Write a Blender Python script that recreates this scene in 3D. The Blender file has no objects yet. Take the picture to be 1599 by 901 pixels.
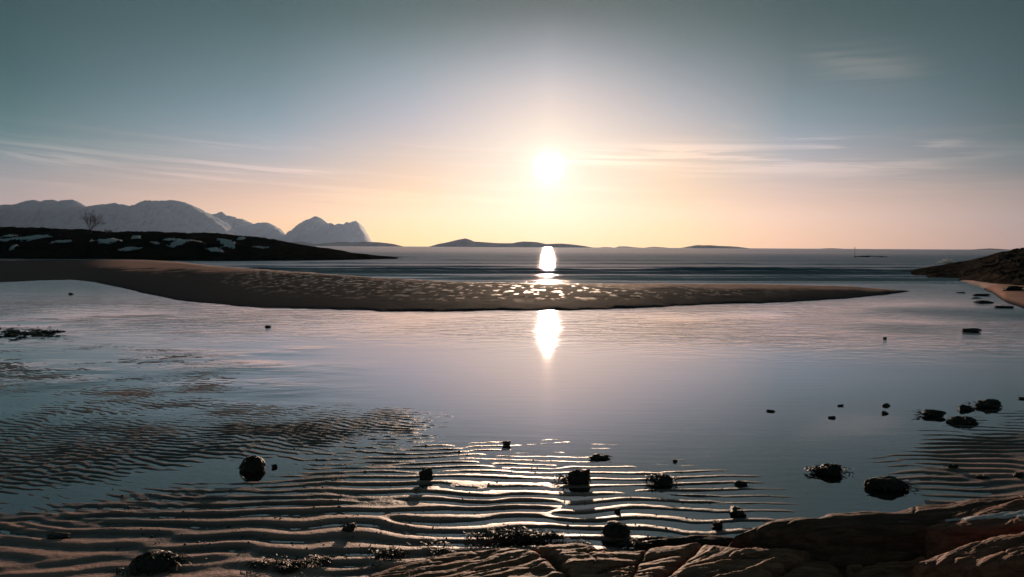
import bpy, math, random
import numpy as np
from mathutils import Vector, Matrix

# ------------------------------------------------------------------ camera
scene = bpy.context.scene
FPX, PW, PH = 1042.0, 1599.0, 901.0          # focal length in photo pixels, photo size
CAMZ = 2.5
PITCH, ROLL = math.radians(3.57), math.radians(0.31)
cam_data = bpy.data.cameras.new('camera')
cam_data.sensor_width = 36.0
cam_data.lens = 36.0 * FPX / PW
cam_data.clip_start = 0.05
cam_data.clip_end = 60000
cam = bpy.data.objects.new('camera', cam_data)
scene.collection.objects.link(cam)
CAM_ROT = Matrix.Rotation(math.pi / 2 - PITCH, 4, 'X') @ Matrix.Rotation(ROLL, 4, 'Z')
cam.matrix_world = Matrix.Translation((0, 0, CAMZ)) @ CAM_ROT
scene.camera = cam
R3 = np.array(CAM_ROT.to_3x3())

def ray(px, py):
    v = R3 @ np.array([(px - PW / 2) / FPX, -(py - PH / 2) / FPX, -1.0])
    return v
def ground(px, py, z=0.0):
    v = ray(px, py); t = (z - CAMZ) / v[2]
    return np.array([v[0] * t, v[1] * t, z])
def at_depth(px, py, Y):
    v = ray(px, py); t = Y / v[1]
    return np.array([v[0] * t, Y, CAMZ + v[2] * t])
def to_px(x, y, z=0.0):
    x = np.asarray(x, float); y = np.asarray(y, float); z = np.asarray(z, float) + 0 * x
    d = np.stack([x, y, z - CAMZ], -1) @ R3
    w = np.maximum(-d[..., 2], 0.3)
    return PW / 2 + FPX * d[..., 0] / w, PH / 2 - FPX * d[..., 1] / w
def hor(px):                                  # picture row of the horizon
    v0, v1 = to_px(np.array([-3e4, 3e4]), np.array([6e4, 6e4]), np.array([CAMZ, CAMZ]))
    return v1[0] + (v1[1] - v1[0]) * (px - v0[0]) / (v0[1] - v0[0])

# ------------------------------------------------------------------ sky, sun, exposure
SUN = ray(857, 262); SUN = SUN / np.linalg.norm(SUN)
SUN_EL = math.asin(SUN[2]); SUN_AZ = math.atan2(SUN[0], SUN[1])

world = bpy.data.worlds.new('World')
scene.world = world
world.use_nodes = True
wt = world.node_tree
wt.nodes.clear()

class N:                                       # small helper for node graphs
    def __init__(s, tree): s.t = tree
    def new(s, typ, **kw):
        n = s.t.nodes.new(typ)
        for k, v in kw.items(): setattr(n, k, v)
        return n
    def put(s, sock, v):
        if isinstance(v, bpy.types.NodeSocket): s.t.links.new(v, sock)
        elif v is not None:
            if sock.type in ('RGBA',) and len(v) == 3: v = (*v, 1)
            sock.default_value = v
    def math(s, op, a, b=None, c=None, clamp=False):
        n = s.new('ShaderNodeMath', operation=op, use_clamp=clamp)
        for i, v in enumerate((a, b, c)):
            if v is not None: s.put(n.inputs[i], v)
        return n.outputs[0]
    def vmath(s, op, a, b=None):
        n = s.new('ShaderNodeVectorMath', operation=op)
        s.put(n.inputs[0], a)
        if b is not None: s.put(n.inputs[1], b)
        return n.outputs['Value'] if op in ('DOT_PRODUCT', 'LENGTH') else n.outputs[0]
    def mix(s, f, a, b, blend='MIX'):
        n = s.new('ShaderNodeMix', data_type='RGBA', blend_type=blend)
        n.clamp_factor = False
        s.put(n.inputs[0], f); s.put(n.inputs[6], a); s.put(n.inputs[7], b)
        return n.outputs[2]
    def scale(s, col, f):                      # colour times value
        n = s.new('ShaderNodeVectorMath', operation='SCALE')
        s.put(n.inputs[0], col); s.put(n.inputs['Scale'], f)
        return n.outputs[0]
    def noise(s, vec, scale, detail=3, rough=0.5, dist=0.0, lac=2.0):
        n = s.new('ShaderNodeTexNoise')
        if vec is not None: s.put(n.inputs['Vector'], vec)
        n.inputs['Scale'].default_value = scale; n.inputs['Detail'].default_value = detail
        n.inputs['Roughness'].default_value = rough; n.inputs['Distortion'].default_value = dist
        n.inputs['Lacunarity'].default_value = lac
        return n.outputs[0]
    def ramp(s, fac, a, b, lo=0.0, hi=1.0, smooth=True):
        n = s.new('ShaderNodeMapRange', interpolation_type='SMOOTHSTEP' if smooth else 'LINEAR')
        s.put(n.inputs[0], fac)
        for i, v in enumerate((a, b, lo, hi)): s.put(n.inputs[i + 1], v)
        return n.outputs[0]

w = N(wt)
tc = w.new('ShaderNodeTexCoord')
dirv = w.vmath('NORMALIZE', tc.outputs['Generated'])
sep = w.new('ShaderNodeSeparateXYZ'); wt.links.new(dirv, sep.inputs[0])
dx, dy, dz = sep.outputs
elev = w.math('MAXIMUM', dz, 0.0)
azim = w.math('ARCTAN2', dx, dy)
theta = w.math('ARCCOSINE', w.math('MINIMUM', w.vmath('DOT_PRODUCT', dirv, tuple(SUN)), 1.0))
sky = w.new('ShaderNodeTexSky', sky_type='NISHITA', sun_disc=False)
sky.sun_elevation = SUN_EL
sky.sun_rotation = SUN_AZ
sky.air_density = 1.0; sky.dust_density = 1.0; sky.ozone_density = 1.0
NISHITA_STRENGTH = 0.1
def lobe(width, power=2.0):                    # falls off with the angle from the sun
    return w.math('EXPONENT', w.math('MULTIPLY', w.math('POWER', w.math('DIVIDE', theta, width), power), -1.0))
def lin(c, sat=1.22):
    r = [(v / 255 / 12.92) if v < 11 else ((v / 255 + .055) / 1.055) ** 2.4 for v in c]
    y = .2126 * r[0] + .7152 * r[1] + .0722 * r[2]
    return tuple(max(y + sat * (v - y), 0.01) for v in r)
# sky colour by height above the horizon, in seven directions across the bay (veil of thin cloud round a low sun)
ROWS = {
    20: [(375, 172, 150, 142), (330, 170, 150, 145), (300, 163, 150, 147), (260, 140, 142, 145), (225, 112, 130, 133), (200, 98, 120, 122), (150, 82, 106, 108), (100, 72, 95, 97), (50, 67, 88, 90), (5, 62, 82, 84)],
    430: [(375, 240, 195, 150), (340, 230, 190, 155), (320, 222, 185, 158), (290, 205, 178, 163), (250, 175, 172, 175), (200, 143, 157, 167), (150, 120, 138, 145), (100, 103, 122, 127), (50, 86, 106, 108), (5, 76, 95, 97)],
    640: [(375, 248, 207, 151), (340, 242, 208, 165), (320, 238, 203, 164), (290, 230, 200, 172), (250, 215, 195, 180), (200, 185, 182, 188), (150, 160, 168, 178), (100, 132, 148, 155), (50, 100, 118, 121), (5, 82, 101, 103)],
    857: [(375, 250, 206, 152), (350, 249, 212, 166), (320, 246, 222, 190), (290, 240, 226, 205), (220, 236, 222, 205), (180, 224, 208, 198), (140, 200, 194, 194), (110, 174, 177, 184), (80, 148, 158, 166), (40, 110, 125, 130), (5, 82, 100, 102)],
    1050: [(375, 238, 200, 150), (340, 236, 202, 160), (310, 230, 198, 166), (280, 228, 202, 175), (240, 222, 200, 180), (200, 190, 185, 185), (150, 158, 163, 170), (100, 125, 138, 144), (50, 95, 112, 114), (5, 77, 95, 96)],
    1230: [(375, 222, 178, 146), (340, 220, 182, 155), (310, 203, 175, 160), (280, 190, 172, 165), (240, 165, 165, 170), (200, 135, 148, 157), (150, 112, 128, 133), (100, 96, 111, 115), (50, 78, 95, 96), (5, 68, 86, 87)],
    1590: [(375, 165, 138, 126), (340, 160, 138, 130), (300, 148, 134, 128), (270, 122, 122, 122), (240, 102, 112, 114), (200, 88, 102, 105), (150, 76, 93, 95), (100, 68, 86, 88), (50, 62, 80, 81), (5, 57, 75, 76)],
}
def sky_dir(px, py): v = ray(px, py); v = v / np.linalg.norm(v); return math.atan2(v[0], v[1]), v[2]
HAZE_DENSITY = 2.2e-5
HAZE_IN = 0.0044                                # light the sea haze itself sends to the eye, taken off the sky behind it
total = None; last_az = None
for px, rows in ROWS.items():
    cr = w.new('ShaderNodeValToRGB'); cr.color_ramp.interpolation = 'B_SPLINE'
    w.put(cr.inputs[0], w.math('DIVIDE', elev, 1.0))
    stops = [(max(sky_dir(px, r[0])[1], 0.0), lin(r[1:], 1.0 if px == 857 else 1.2)) for r in rows]
    stops = [(0.0, stops[0][1])] + stops + [(0.55, tuple(.86 * v for v in stops[-1][1])), (1.0, tuple(.7 * v for v in stops[-1][1]))]
    els = cr.color_ramp.elements
    while len(els) < len(stops): els.new(0.5)
    for e_, (pos, c) in zip(els, stops): e_.position = pos
    for e_, (pos, c) in zip(els, stops):
        sub = HAZE_IN / (pos + 0.075) * {20: 1.0, 430: 1.5, 640: 2.1, 857: 2.4, 1050: 2.1, 1230: 1.5, 1590: 1.0}[px]
        thru = math.exp(-HAZE_DENSITY * min(760 / max(pos, .01), 15200))
        e_.color = (*[0.5 * max(v * 0.97 - sub * k, v * .25) / thru for v, k in zip(c, (.85, .88, .80))], 1)
    az = sky_dir(px, 300)[0]
    if total is None: total = cr.outputs[0]
    else: total = w.mix(w.ramp(azim, last_az, az, smooth=False), total, cr.outputs[0])
    last_az = az
total = w.scale(total, 2.0 / NISHITA_STRENGTH)
total = w.vmath('ADD', total, w.mix(1.0, sky.outputs[0], (0.012, 0.016, 0.018), 'MULTIPLY'))
def add(a, col, f): return w.vmath('ADD', a, w.scale(col, f))
total = add(total, (1.0, 0.42, 0.16), lobe(0.24, 2.0))
total = add(total, (1.5, 1.4, 1.1), lobe(0.060, 1.3))
total = add(total, (6.0, 5.8, 5.2), lobe(0.017, 1.5))
total = add(total, (130.0, 122.0, 105.0), lobe(0.0080, 1.6))
# cirrus streaks
strk = w.new('ShaderNodeCombineXYZ')
tilt = w.math('ADD', w.math('MULTIPLY', azim, 0.045), elev)
w.put(strk.inputs[0], w.math('MULTIPLY', azim, 3.4)); w.put(strk.inputs[1], w.math('MULTIPLY', tilt, 70.0)); w.put(strk.inputs[2], 3.7)
n1 = w.noise(strk.outputs[0], 1.0, 6, 0.62, 0.6)
n2 = w.noise(strk.outputs[0], 0.33, 3, 0.5, 0.3)
win = w.math('MULTIPLY', w.ramp(elev, 0.035, 0.085), w.ramp(elev, 0.165, 0.125))
cir = w.math('MULTIPLY', w.math('MULTIPLY', w.ramp(n1, 0.42, 0.72), w.ramp(n2, 0.36, 0.62)), win)
def streak(az0, el0, slope, length, thick, amp):
    a = w.math('SUBTRACT', azim, az0)
    e = w.math('SUBTRACT', w.math('SUBTRACT', elev, el0), w.math('MULTIPLY', a, slope))
    ga = w.math('EXPONENT', w.math('MULTIPLY', w.math('POWER', w.math('ABSOLUTE', w.math('DIVIDE', a, length)), 3.0), -1.0))
    ge = w.math('EXPONENT', w.math('MULTIPLY', w.math('POWER', w.math('ABSOLUTE', w.math('DIVIDE', e, thick)), 1.6), -1.0))
    return w.math('MULTIPLY', w.math('MULTIPLY', ga, ge), amp)
def el_of(px, py): v = ray(px, py); v = v / np.linalg.norm(v); return math.atan2(v[0], v[1]), v[2]
extra = None
for (pa, pb, th, amp) in [((1090, 237), (1400, 258), 0.013, 1.0), ((1235, 214), (1340, 230), 0.007, 1.1),
                          ((880, 243), (1120, 246), 0.012, 0.7), ((0, 238), (130, 246), 0.010, 0.8),
                          ((130, 247), (480, 268), 0.006, 0.9), ((180, 275), (340, 282), 0.005, 0.8),
                          ((1400, 240), (1520, 214), 0.007, 0.5), ((1280, 90), (1420, 110), 0.02, 0.25),
                          ((1150, 200), (1230, 212), 0.005, 0.5)]:
    (a0, e0), (a1, e1) = el_of(*pa), el_of(*pb)
    k = streak((a0 + a1) / 2, (e0 + e1) / 2, (e1 - e0) / (a1 - a0), abs(a1 - a0) * 0.6, th, amp)
    extra = k if extra is None else w.math('ADD', extra, k)
extra = w.math('MULTIPLY', w.math('MULTIPLY', extra, 2.1), w.ramp(n1, 0.38, 0.62))
cloud = w.math('ADD', w.math('MULTIPLY', cir, 0.7), extra, clamp=True)
ccol = w.vmath('ADD', w.scale((1.75, 1.12, 0.82), w.math('ADD', w.math('MULTIPLY', lobe(0.6), 1.0), 0.25)), (0.2, 0.2, 0.2))
total = w.vmath('ADD', total, w.scale(ccol, cloud))
bg = w.new('ShaderNodeBackground')
wt.links.new(total, bg.inputs[0]); bg.inputs[1].default_value = NISHITA_STRENGTH
world.cycles.sampling_method = 'MANUAL'; world.cycles.sample_map_resolution = 1024
wo = w.new('ShaderNodeOutputWorld'); wt.links.new(bg.outputs[0], wo.inputs[0])

sun_data = bpy.data.lights.new('sun', 'SUN')
sun_data.energy = 5.0
sun_data.angle = math.radians(0.6)
sun_data.color = (1.0, 0.70, 0.50)
sun = bpy.data.objects.new('sun', sun_data)
scene.collection.objects.link(sun)
sun.rotation_euler = Vector(tuple(SUN)).to_track_quat('Z', 'Y').to_euler()

scene.view_settings.view_transform = 'Standard'
scene.view_settings.look = 'None'
scene.view_settings.gamma = 1.0
scene.view_settings.exposure = 0.0
scene.view_settings.use_curve_mapping = False
scene.render.engine = 'CYCLES'
scene.cycles.use_denoising = True
scene.cycles.max_bounces = 6
scene.cycles.transparent_max_bounces = 12
scene.cycles.volume_bounces = 0
scene.cycles.sample_clamp_indirect = 4.0
scene.cycles.caustics_reflective = False
scene.cycles.caustics_refractive = False

# ------------------------------------------------------------------ helpers
rng = np.random.default_rng(7)
COL = scene.collection

def mesh_from(name, verts, faces, smooth=True):
    """verts (n,3), faces (m,k) with k constant"""
    verts = np.asarray(verts, np.float32); faces = np.asarray(faces, np.int32)
    me = bpy.data.meshes.new(name)
    m, k = faces.shape
    me.vertices.add(len(verts)); me.vertices.foreach_set('co', verts.ravel())
    me.loops.add(m * k); me.loops.foreach_set('vertex_index', faces.ravel())
    me.polygons.add(m)
    me.polygons.foreach_set('loop_start', np.arange(0, m * k, k, dtype=np.int32))
    me.polygons.foreach_set('loop_total', np.full(m, k, np.int32))
    if smooth: me.polygons.foreach_set('use_smooth', np.ones(m, bool))
    me.update(calc_edges=True)
    me.validate()
    return me
def grid_faces(nr, nc):
    i = np.arange(nr * nc, dtype=np.int32).reshape(nr, nc)
    return np.stack([i[:-1, :-1], i[:-1, 1:], i[1:, 1:], i[1:, :-1]], -1).reshape(-1, 4)
def link(name, me, mat, parent=None, loc=None):
    o = bpy.data.objects.new(name, me)
    COL.objects.link(o)
    if mat is not None and not me.materials: me.materials.append(mat)
    if loc is not None: o.location = loc
    if parent is not None: o.parent = parent
    return o
def tag(o, label=None, cat=None, group=None, kind=None):
    if label: o['label'] = label
    if cat: o['category'] = cat
    if group: o['group'] = group
    if kind: o['kind'] = kind
    return o
def empty(name, loc):
    o = bpy.data.objects.new(name, None); COL.objects.link(o); o.location = loc
    o.empty_display_size = 0.1
    return o
def sstep(a, b, x):
    t = np.clip((x - a) / (b - a), 0, 1); return t * t * (3 - 2 * t)

_perm = np.random.default_rng(3).permutation(4096).astype(np.int64)
_grad = np.random.default_rng(4).normal(size=(4096, 3)); _grad /= np.linalg.norm(_grad, axis=1)[:, None]
def perlin(p):
    p = np.asarray(p, float); i = np.floor(p).astype(np.int64); f = p - i
    u = f * f * f * (f * (f * 6 - 15) + 10); out = 0
    for cx in (0, 1):
        wx = u[..., 0] if cx else 1 - u[..., 0]
        for cy in (0, 1):
            wy = u[..., 1] if cy else 1 - u[..., 1]
            for cz in (0, 1):
                wz = u[..., 2] if cz else 1 - u[..., 2]
                h = _perm[(_perm[(_perm[(i[..., 0] + cx) & 4095] + i[..., 1] + cy) & 4095] + i[..., 2] + cz) & 4095]
                g = _grad[h]
                out = out + wx * wy * wz * (g[..., 0] * (f[..., 0] - cx) + g[..., 1] * (f[..., 1] - cy) + g[..., 2] * (f[..., 2] - cz))
    return out * 1.5
def fbm(p, oct=4, rough=0.5):
    p = np.asarray(p, float); a, s, o = 1.0, 0.0, 0.0
    for k in range(oct):
        o = o + a * perlin(p * 2 ** k + 17.3 * k); s += a; a *= rough
    return o / s
def ridged(p, oct=4, rough=0.5):
    p = np.asarray(p, float); a, s, o = 1.0, 0.0, 0.0
    for k in range(oct):
        o = o + a * (1 - 2 * np.abs(perlin(p * 2 ** k + 9.1 * k))); s += a; a *= rough
    return o / s
def xyz(x, y, z=0.0): return np.stack(np.broadcast_arrays(np.asarray(x, float), np.asarray(y, float), np.asarray(z, float)), -1)
def curve(pts):
    a = np.array(pts, float); return lambda x: np.interp(x, a[:, 0], a[:, 1])

# ------------------------------------------------------------------ materials
def material(name):
    m = bpy.data.materials.new(name); m.use_nodes = True
    m.node_tree.nodes.clear()
    return m, N(m.node_tree)
def finish(m, n, shader, disp=None):
    o = n.new('ShaderNodeOutputMaterial'); m.node_tree.links.new(shader, o.inputs[0])
def principled(n, col, rough, spec=0.5, normal=None, metallic=0.0):
    b = n.new('ShaderNodeBsdfPrincipled')
    n.put(b.inputs['Base Color'], col); n.put(b.inputs['Roughness'], rough)
    n.put(b.inputs['Specular IOR Level'], spec); n.put(b.inputs['Metallic'], metallic)
    if normal is not None: n.put(b.inputs['Normal'], normal)
    return b.outputs[0]
def bump(n, height, strength=0.5, dist=0.01, normal=None):
    b = n.new('ShaderNodeBump'); n.put(b.inputs['Height'], height); n.put(b.inputs['Strength'], strength)
    b.inputs['Distance'].default_value = dist
    if normal is not None: n.put(b.inputs['Normal'], normal)
    return b.outputs[0]
def objco(n): return n.new('ShaderNodeTexCoord').outputs['Object']
def posz(n):
    g = n.new('ShaderNodeNewGeometry'); s = n.new('ShaderNodeSeparateXYZ'); n.t.links.new(g.outputs['Position'], s.inputs[0])
    return s.outputs[2]

def mat_sand():
    m, n = material('wet_sand')
    co = objco(n)
    big = n.noise(co, 0.35, 4, 0.6)
    fine = n.noise(co, 90, 3, 0.7)
    grit = n.noise(co, 28, 3, 0.65)
    wet = n.new('ShaderNodeAttribute', attribute_name='wet').outputs['Fac']
    dry = n.mix(n.ramp(big, 0.3, 0.7), (0.40, 0.220, 0.18), (0.31, 0.172, 0.142))
    dry = n.mix(n.math('MULTIPLY', n.ramp(fine, 0.45, 0.7), 0.35), dry, (0.13, 0.09, 0.08))
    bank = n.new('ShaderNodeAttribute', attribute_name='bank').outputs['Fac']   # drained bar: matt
    col = n.mix(wet, dry, n.mix(bank, (0.052, 0.041, 0.039), (0.029, 0.035, 0.044)))  # bar's wet tone also carries the shade of its front slope
    rough = n.ramp(wet, 0, 1, 0.62, 0.42)
    h = n.math('ADD', n.math('MULTIPLY', fine, 0.4), grit)
    nor = bump(n, h, 0.8, 0.010)
    rough = n.math('MAXIMUM', rough, n.math('MULTIPLY', bank, 0.85))
    spec = n.ramp(bank, 0, 1, 0.38, n.ramp(wet, 0, 1, 0.02, 0.0025, smooth=False), smooth=False)
    finish(m, n, principled(n, col, rough, spec, nor))
    return m
def mat_water():
    """thin water film near the shore, deep sea further out: attributes chop (wind ripples) and deep"""
    m, n = material('water')
    co = objco(n)
    chop = n.new('ShaderNodeAttribute', attribute_name='chop').outputs['Fac']
    deep = n.new('ShaderNodeAttribute', attribute_name='deep').outputs['Fac']
    mp = n.new('ShaderNodeMapping'); n.put(mp.inputs[0], co); mp.inputs['Scale'].default_value = (0.09, 2.6, 1.0)
    v = mp.outputs[0]
    near_map = n.new('ShaderNodeMapping'); n.put(near_map.inputs[0], co); near_map.inputs['Scale'].default_value = (1.0, 2.2, 1.0)
    a_far = n.noise(v, 0.75, 5, 0.62, 0.5); a_near = n.noise(near_map.outputs[0], 1.2, 4, 0.6, 0.6)
    mxa = n.new('ShaderNodeMix', data_type='FLOAT'); n.put(mxa.inputs[0], deep); n.put(mxa.inputs[2], a_near); n.put(mxa.inputs[3], a_far)
    a = mxa.outputs[0]
    b = n.noise(v, 0.22, 3, 0.5)
    calm = n.new('ShaderNodeMapping'); n.put(calm.inputs[0], co); calm.inputs['Scale'].default_value = (0.35, 2.6, 1.0)
    c = n.noise(calm.outputs[0], 2.2, 2, 0.5, 0.3)
    far = n.math('ADD', n.math('MULTIPLY', deep, -1.3), 1.9)
    h = n.math('ADD', n.math('MULTIPLY', n.math('MULTIPLY', n.math('ADD', a, n.math('MULTIPLY', b, 0.8)), chop), far), n.math('MULTIPLY', c, 0.009))
    nor = bump(n, h, 1.0, 0.10)
    rough = n.ramp(chop, 0, 1, 0.02, 0.25, smooth=False)
    gl = n.new('ShaderNodeBsdfGlossy'); n.put(gl.inputs['Color'], (1.0, 0.925, 0.955)); n.put(gl.inputs['Roughness'], rough); n.put(gl.inputs['Normal'], nor)
    tg = n.new('ShaderNodeCombineXYZ'); tg.inputs[0].default_value = 1.0      # wave crests run along the shore
    n.put(gl.inputs['Tangent'], tg.outputs[0]); n.put(gl.inputs['Anisotropy'], n.math('MULTIPLY', n.ramp(chop, 0, .35), 0.81))
    tr = n.new('ShaderNodeBsdfTransparent'); n.put(tr.inputs['Color'], (0.60, 0.62, 0.65))
    df = n.new('ShaderNodeBsdfDiffuse'); n.put(df.inputs['Color'], (0.024, 0.072, 0.115))
    body = n.new('ShaderNodeMixShader'); n.put(body.inputs[0], deep); n.put(body.inputs[1], tr.outputs[0]); n.put(body.inputs[2], df.outputs[0])
    fr = n.new('ShaderNodeFresnel'); n.put(fr.inputs['IOR'], n.ramp(deep, 0, 1, 1.5, 1.34, smooth=False)); n.put(fr.inputs['Normal'], nor)
    mx = n.new('ShaderNodeMixShader')
    frs = n.math('MULTIPLY', fr.outputs[0], n.ramp(deep, 0, 1, 1.0, 0.54, smooth=False))
    n.put(mx.inputs[0], n.math('ADD', frs, n.math('MULTIPLY', n.math('SUBTRACT', 1.0, fr.outputs[0]), n.ramp(deep, 0, 1, 0.46, 0.0, smooth=False)))); n.put(mx.inputs[1], body.outputs[0]); n.put(mx.inputs[2], gl.outputs[0])
    finish(m, n, mx.outputs[0])
    return m
def mat_rock(name, c1, c2, c3, grain=(1, 1, 1), gscale=14, bs=0.6, rough=0.62, bdist=0.02, spec=0.35, turn=0.0):
    m, n = material(name)
    co = objco(n)
    mp = n.new('ShaderNodeMapping'); n.put(mp.inputs[0], co); mp.inputs['Scale'].default_value = grain; mp.inputs['Rotation'].default_value = (0, 0, -math.radians(turn))
    g = n.noise(mp.outputs[0], gscale, 6, 0.65, 0.4)
    s = n.noise(co, 2.0, 4, 0.6, 0.3)
    f = n.noise(co, 70, 3, 0.7)
    col = n.mix(n.ramp(g, 0.35, 0.68), c1, c2)
    col = n.mix(n.math('MULTIPLY', n.ramp(s, 0.48, 0.72), 0.8), col, c3)
    h = n.math('ADD', g, n.math('MULTIPLY', f, 0.22))
    finish(m, n, principled(n, col, rough, spec, bump(n, h, bs, bdist)))
    return m
def mat_plain(name, c1, c2, scale, rough, spec=0.5, bs=0.3, bdist=0.01):
    m, n = material(name)
    g = n.noise(objco(n), scale, 4, 0.6)
    finish(m, n, principled(n, n.mix(n.ramp(g, 0.3, 0.7), c1, c2), rough, spec, bump(n, g, bs, bdist)))
    return m
def mat_mountain():
    m, n = material('snowy_mountain_rock')
    co = objco(n)
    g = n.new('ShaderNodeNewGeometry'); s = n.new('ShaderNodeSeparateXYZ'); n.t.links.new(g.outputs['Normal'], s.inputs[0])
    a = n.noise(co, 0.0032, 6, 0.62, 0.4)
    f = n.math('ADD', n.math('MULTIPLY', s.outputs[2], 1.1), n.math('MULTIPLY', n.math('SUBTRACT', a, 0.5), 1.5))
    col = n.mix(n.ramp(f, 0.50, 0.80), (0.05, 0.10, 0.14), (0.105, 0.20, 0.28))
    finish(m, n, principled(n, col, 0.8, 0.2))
    return m
SAND = mat_sand(); WATER = mat_water()
SLAB = mat_rock('red_brown_gneiss', (0.13, 0.050, 0.029), (0.33, 0.145, 0.083), (0.065, 0.033, 0.025), (1.6, 15.0, 15.0), 1.5, 0.5, 0.68, 0.035, 0.22, 22)
SLAB2 = mat_rock('rusty_gneiss', (0.12, 0.042, 0.026), (0.28, 0.108, 0.064), (0.09, 0.038, 0.027), (1.6, 14.0, 14.0), 1.5, 0.9, 0.68, 0.035, 0.22, 20)
HUMP = mat_rock('shade_darkened_gneiss', (0.050, 0.026, 0.019), (0.15, 0.072, 0.047), (0.035, 0.020, 0.016), (1.6, 15.0, 15.0), 1.5, 0.7, 0.7, 0.035, 0.15, 15)  # hump's gneiss darkened: the shadow on its face is put into the colour
DARKROCK = mat_rock('dark_wet_rock', (0.018, 0.017, 0.016), (0.036, 0.031, 0.028), (0.012, 0.012, 0.012), (1, 1, 1), 6, 0.7, 0.7, 0.03, 0.05)
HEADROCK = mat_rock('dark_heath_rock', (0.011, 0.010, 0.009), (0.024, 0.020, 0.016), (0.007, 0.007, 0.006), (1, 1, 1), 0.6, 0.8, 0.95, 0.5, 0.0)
POINTROCK = mat_rock('dark_shore_rock', (0.012, 0.011, 0.010), (0.075, 0.062, 0.052), (0.008, 0.008, 0.008), (1, 1, 1), 1.4, 0.9, 0.9, 0.25, 0.0)
STONE = mat_rock('wet_black_stone', (0.022, 0.021, 0.021), (0.05, 0.045, 0.042), (0.016, 0.016, 0.016), (1, 1, 1), 16, 0.9, 0.6, 0.015, 0.22)
WEED = mat_plain('wet_brown_seaweed', (0.012, 0.012, 0.008), (0.03, 0.026, 0.014), 20, 0.55, 0.3)
SNOW = mat_plain('old_snow', (0.32, 0.38, 0.42), (0.44, 0.50, 0.54), 3, 0.7, 0.3)
BARK = mat_plain('birch_bark', (0.05, 0.042, 0.038), (0.09, 0.078, 0.07), 8, 0.8, 0.2)
TWIG = mat_plain('bare_twigs', (0.035, 0.028, 0.026), (0.055, 0.045, 0.04), 8, 0.8, 0.2)
MOUNT = mat_mountain()
ISLE = mat_plain('bare_island_rock', (0.05, 0.042, 0.04), (0.10, 0.085, 0.08), 0.01, 0.9, 0.1)
FOAM = mat_plain('sea_foam', (0.75, 0.77, 0.78), (0.85, 0.86, 0.87), 5, 0.6, 0.3)
STEEL = mat_plain('painted_steel', (0.03, 0.03, 0.032), (0.06, 0.06, 0.06), 5, 0.5, 0.4)
ICE = mat_plain('thin_grey_ice', (0.42, 0.38, 0.41), (0.58, 0.53, 0.56), 14, 0.4, 0.5, 0.6, 0.01)

# ------------------------------------------------------------------ sand flat: height field
def ripple_field(lam, spread, bw, seed, lx, ly, res, direction=90.0):
    nx, ny = int(lx / res), int(ly / res)
    r = np.random.default_rng(seed)
    F = np.fft.fft2(r.normal(size=(ny, nx)))
    kx = np.fft.fftfreq(nx, res)[None, :]; ky = np.fft.fftfreq(ny, res)[:, None]
    k = np.hypot(kx, ky) + 1e-9; ang = np.degrees(np.arctan2(ky, kx))
    d = (ang - direction + 180) % 360 - 180
    W = np.exp(-((k - 1 / lam) / (bw / lam)) ** 2 / 2) * np.exp(-(d / spread) ** 2 / 2)
    z = np.fft.ifft2(F * W)
    amp = np.abs(z); amp = np.clip(amp / (np.mean(amp) * 0.75), 0, 1)
    return np.angle(z), amp
def sample(field, x, y, lx, ly, res):
    ny, nx = field.shape
    fx = (x / res) % nx; fy = (y / res) % ny
    i = np.floor(fx).astype(int); j = np.floor(fy).astype(int); a = fx - i; b = fy - j
    i1 = (i + 1) % nx; j1 = (j + 1) % ny; i %= nx; j %= ny
    return field[j, i] * (1 - a) * (1 - b) + field[j, i1] * a * (1 - b) + field[j1, i] * (1 - a) * b + field[j1, i1] * a * b
def profile(ph):                               # steep towards the viewer, long slope towards the sea
    t = (ph / (2 * np.pi)) % 1.0
    up = 0.30
    s = np.where(t < up, 0.5 - 0.5 * np.cos(np.pi * t / up), 0.5 + 0.5 * np.cos(np.pi * (t - up) / (1 - up)))
    return s ** 1.15                           # 0 trough .. 1 crest
RLX, RLY, RES = 32.0, 24.0, 0.02
phb, ampb = ripple_field(0.215, 8.0, 0.17, 57, RLX, RLY, RES)
RB = (profile(phb) - 0.42) * ampb
phs, amps = ripple_field(0.115, 20.0, 0.22, 5, RLX, RLY, RES, 80.0)
RS = (profile(phs) - 0.42) * amps

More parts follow.
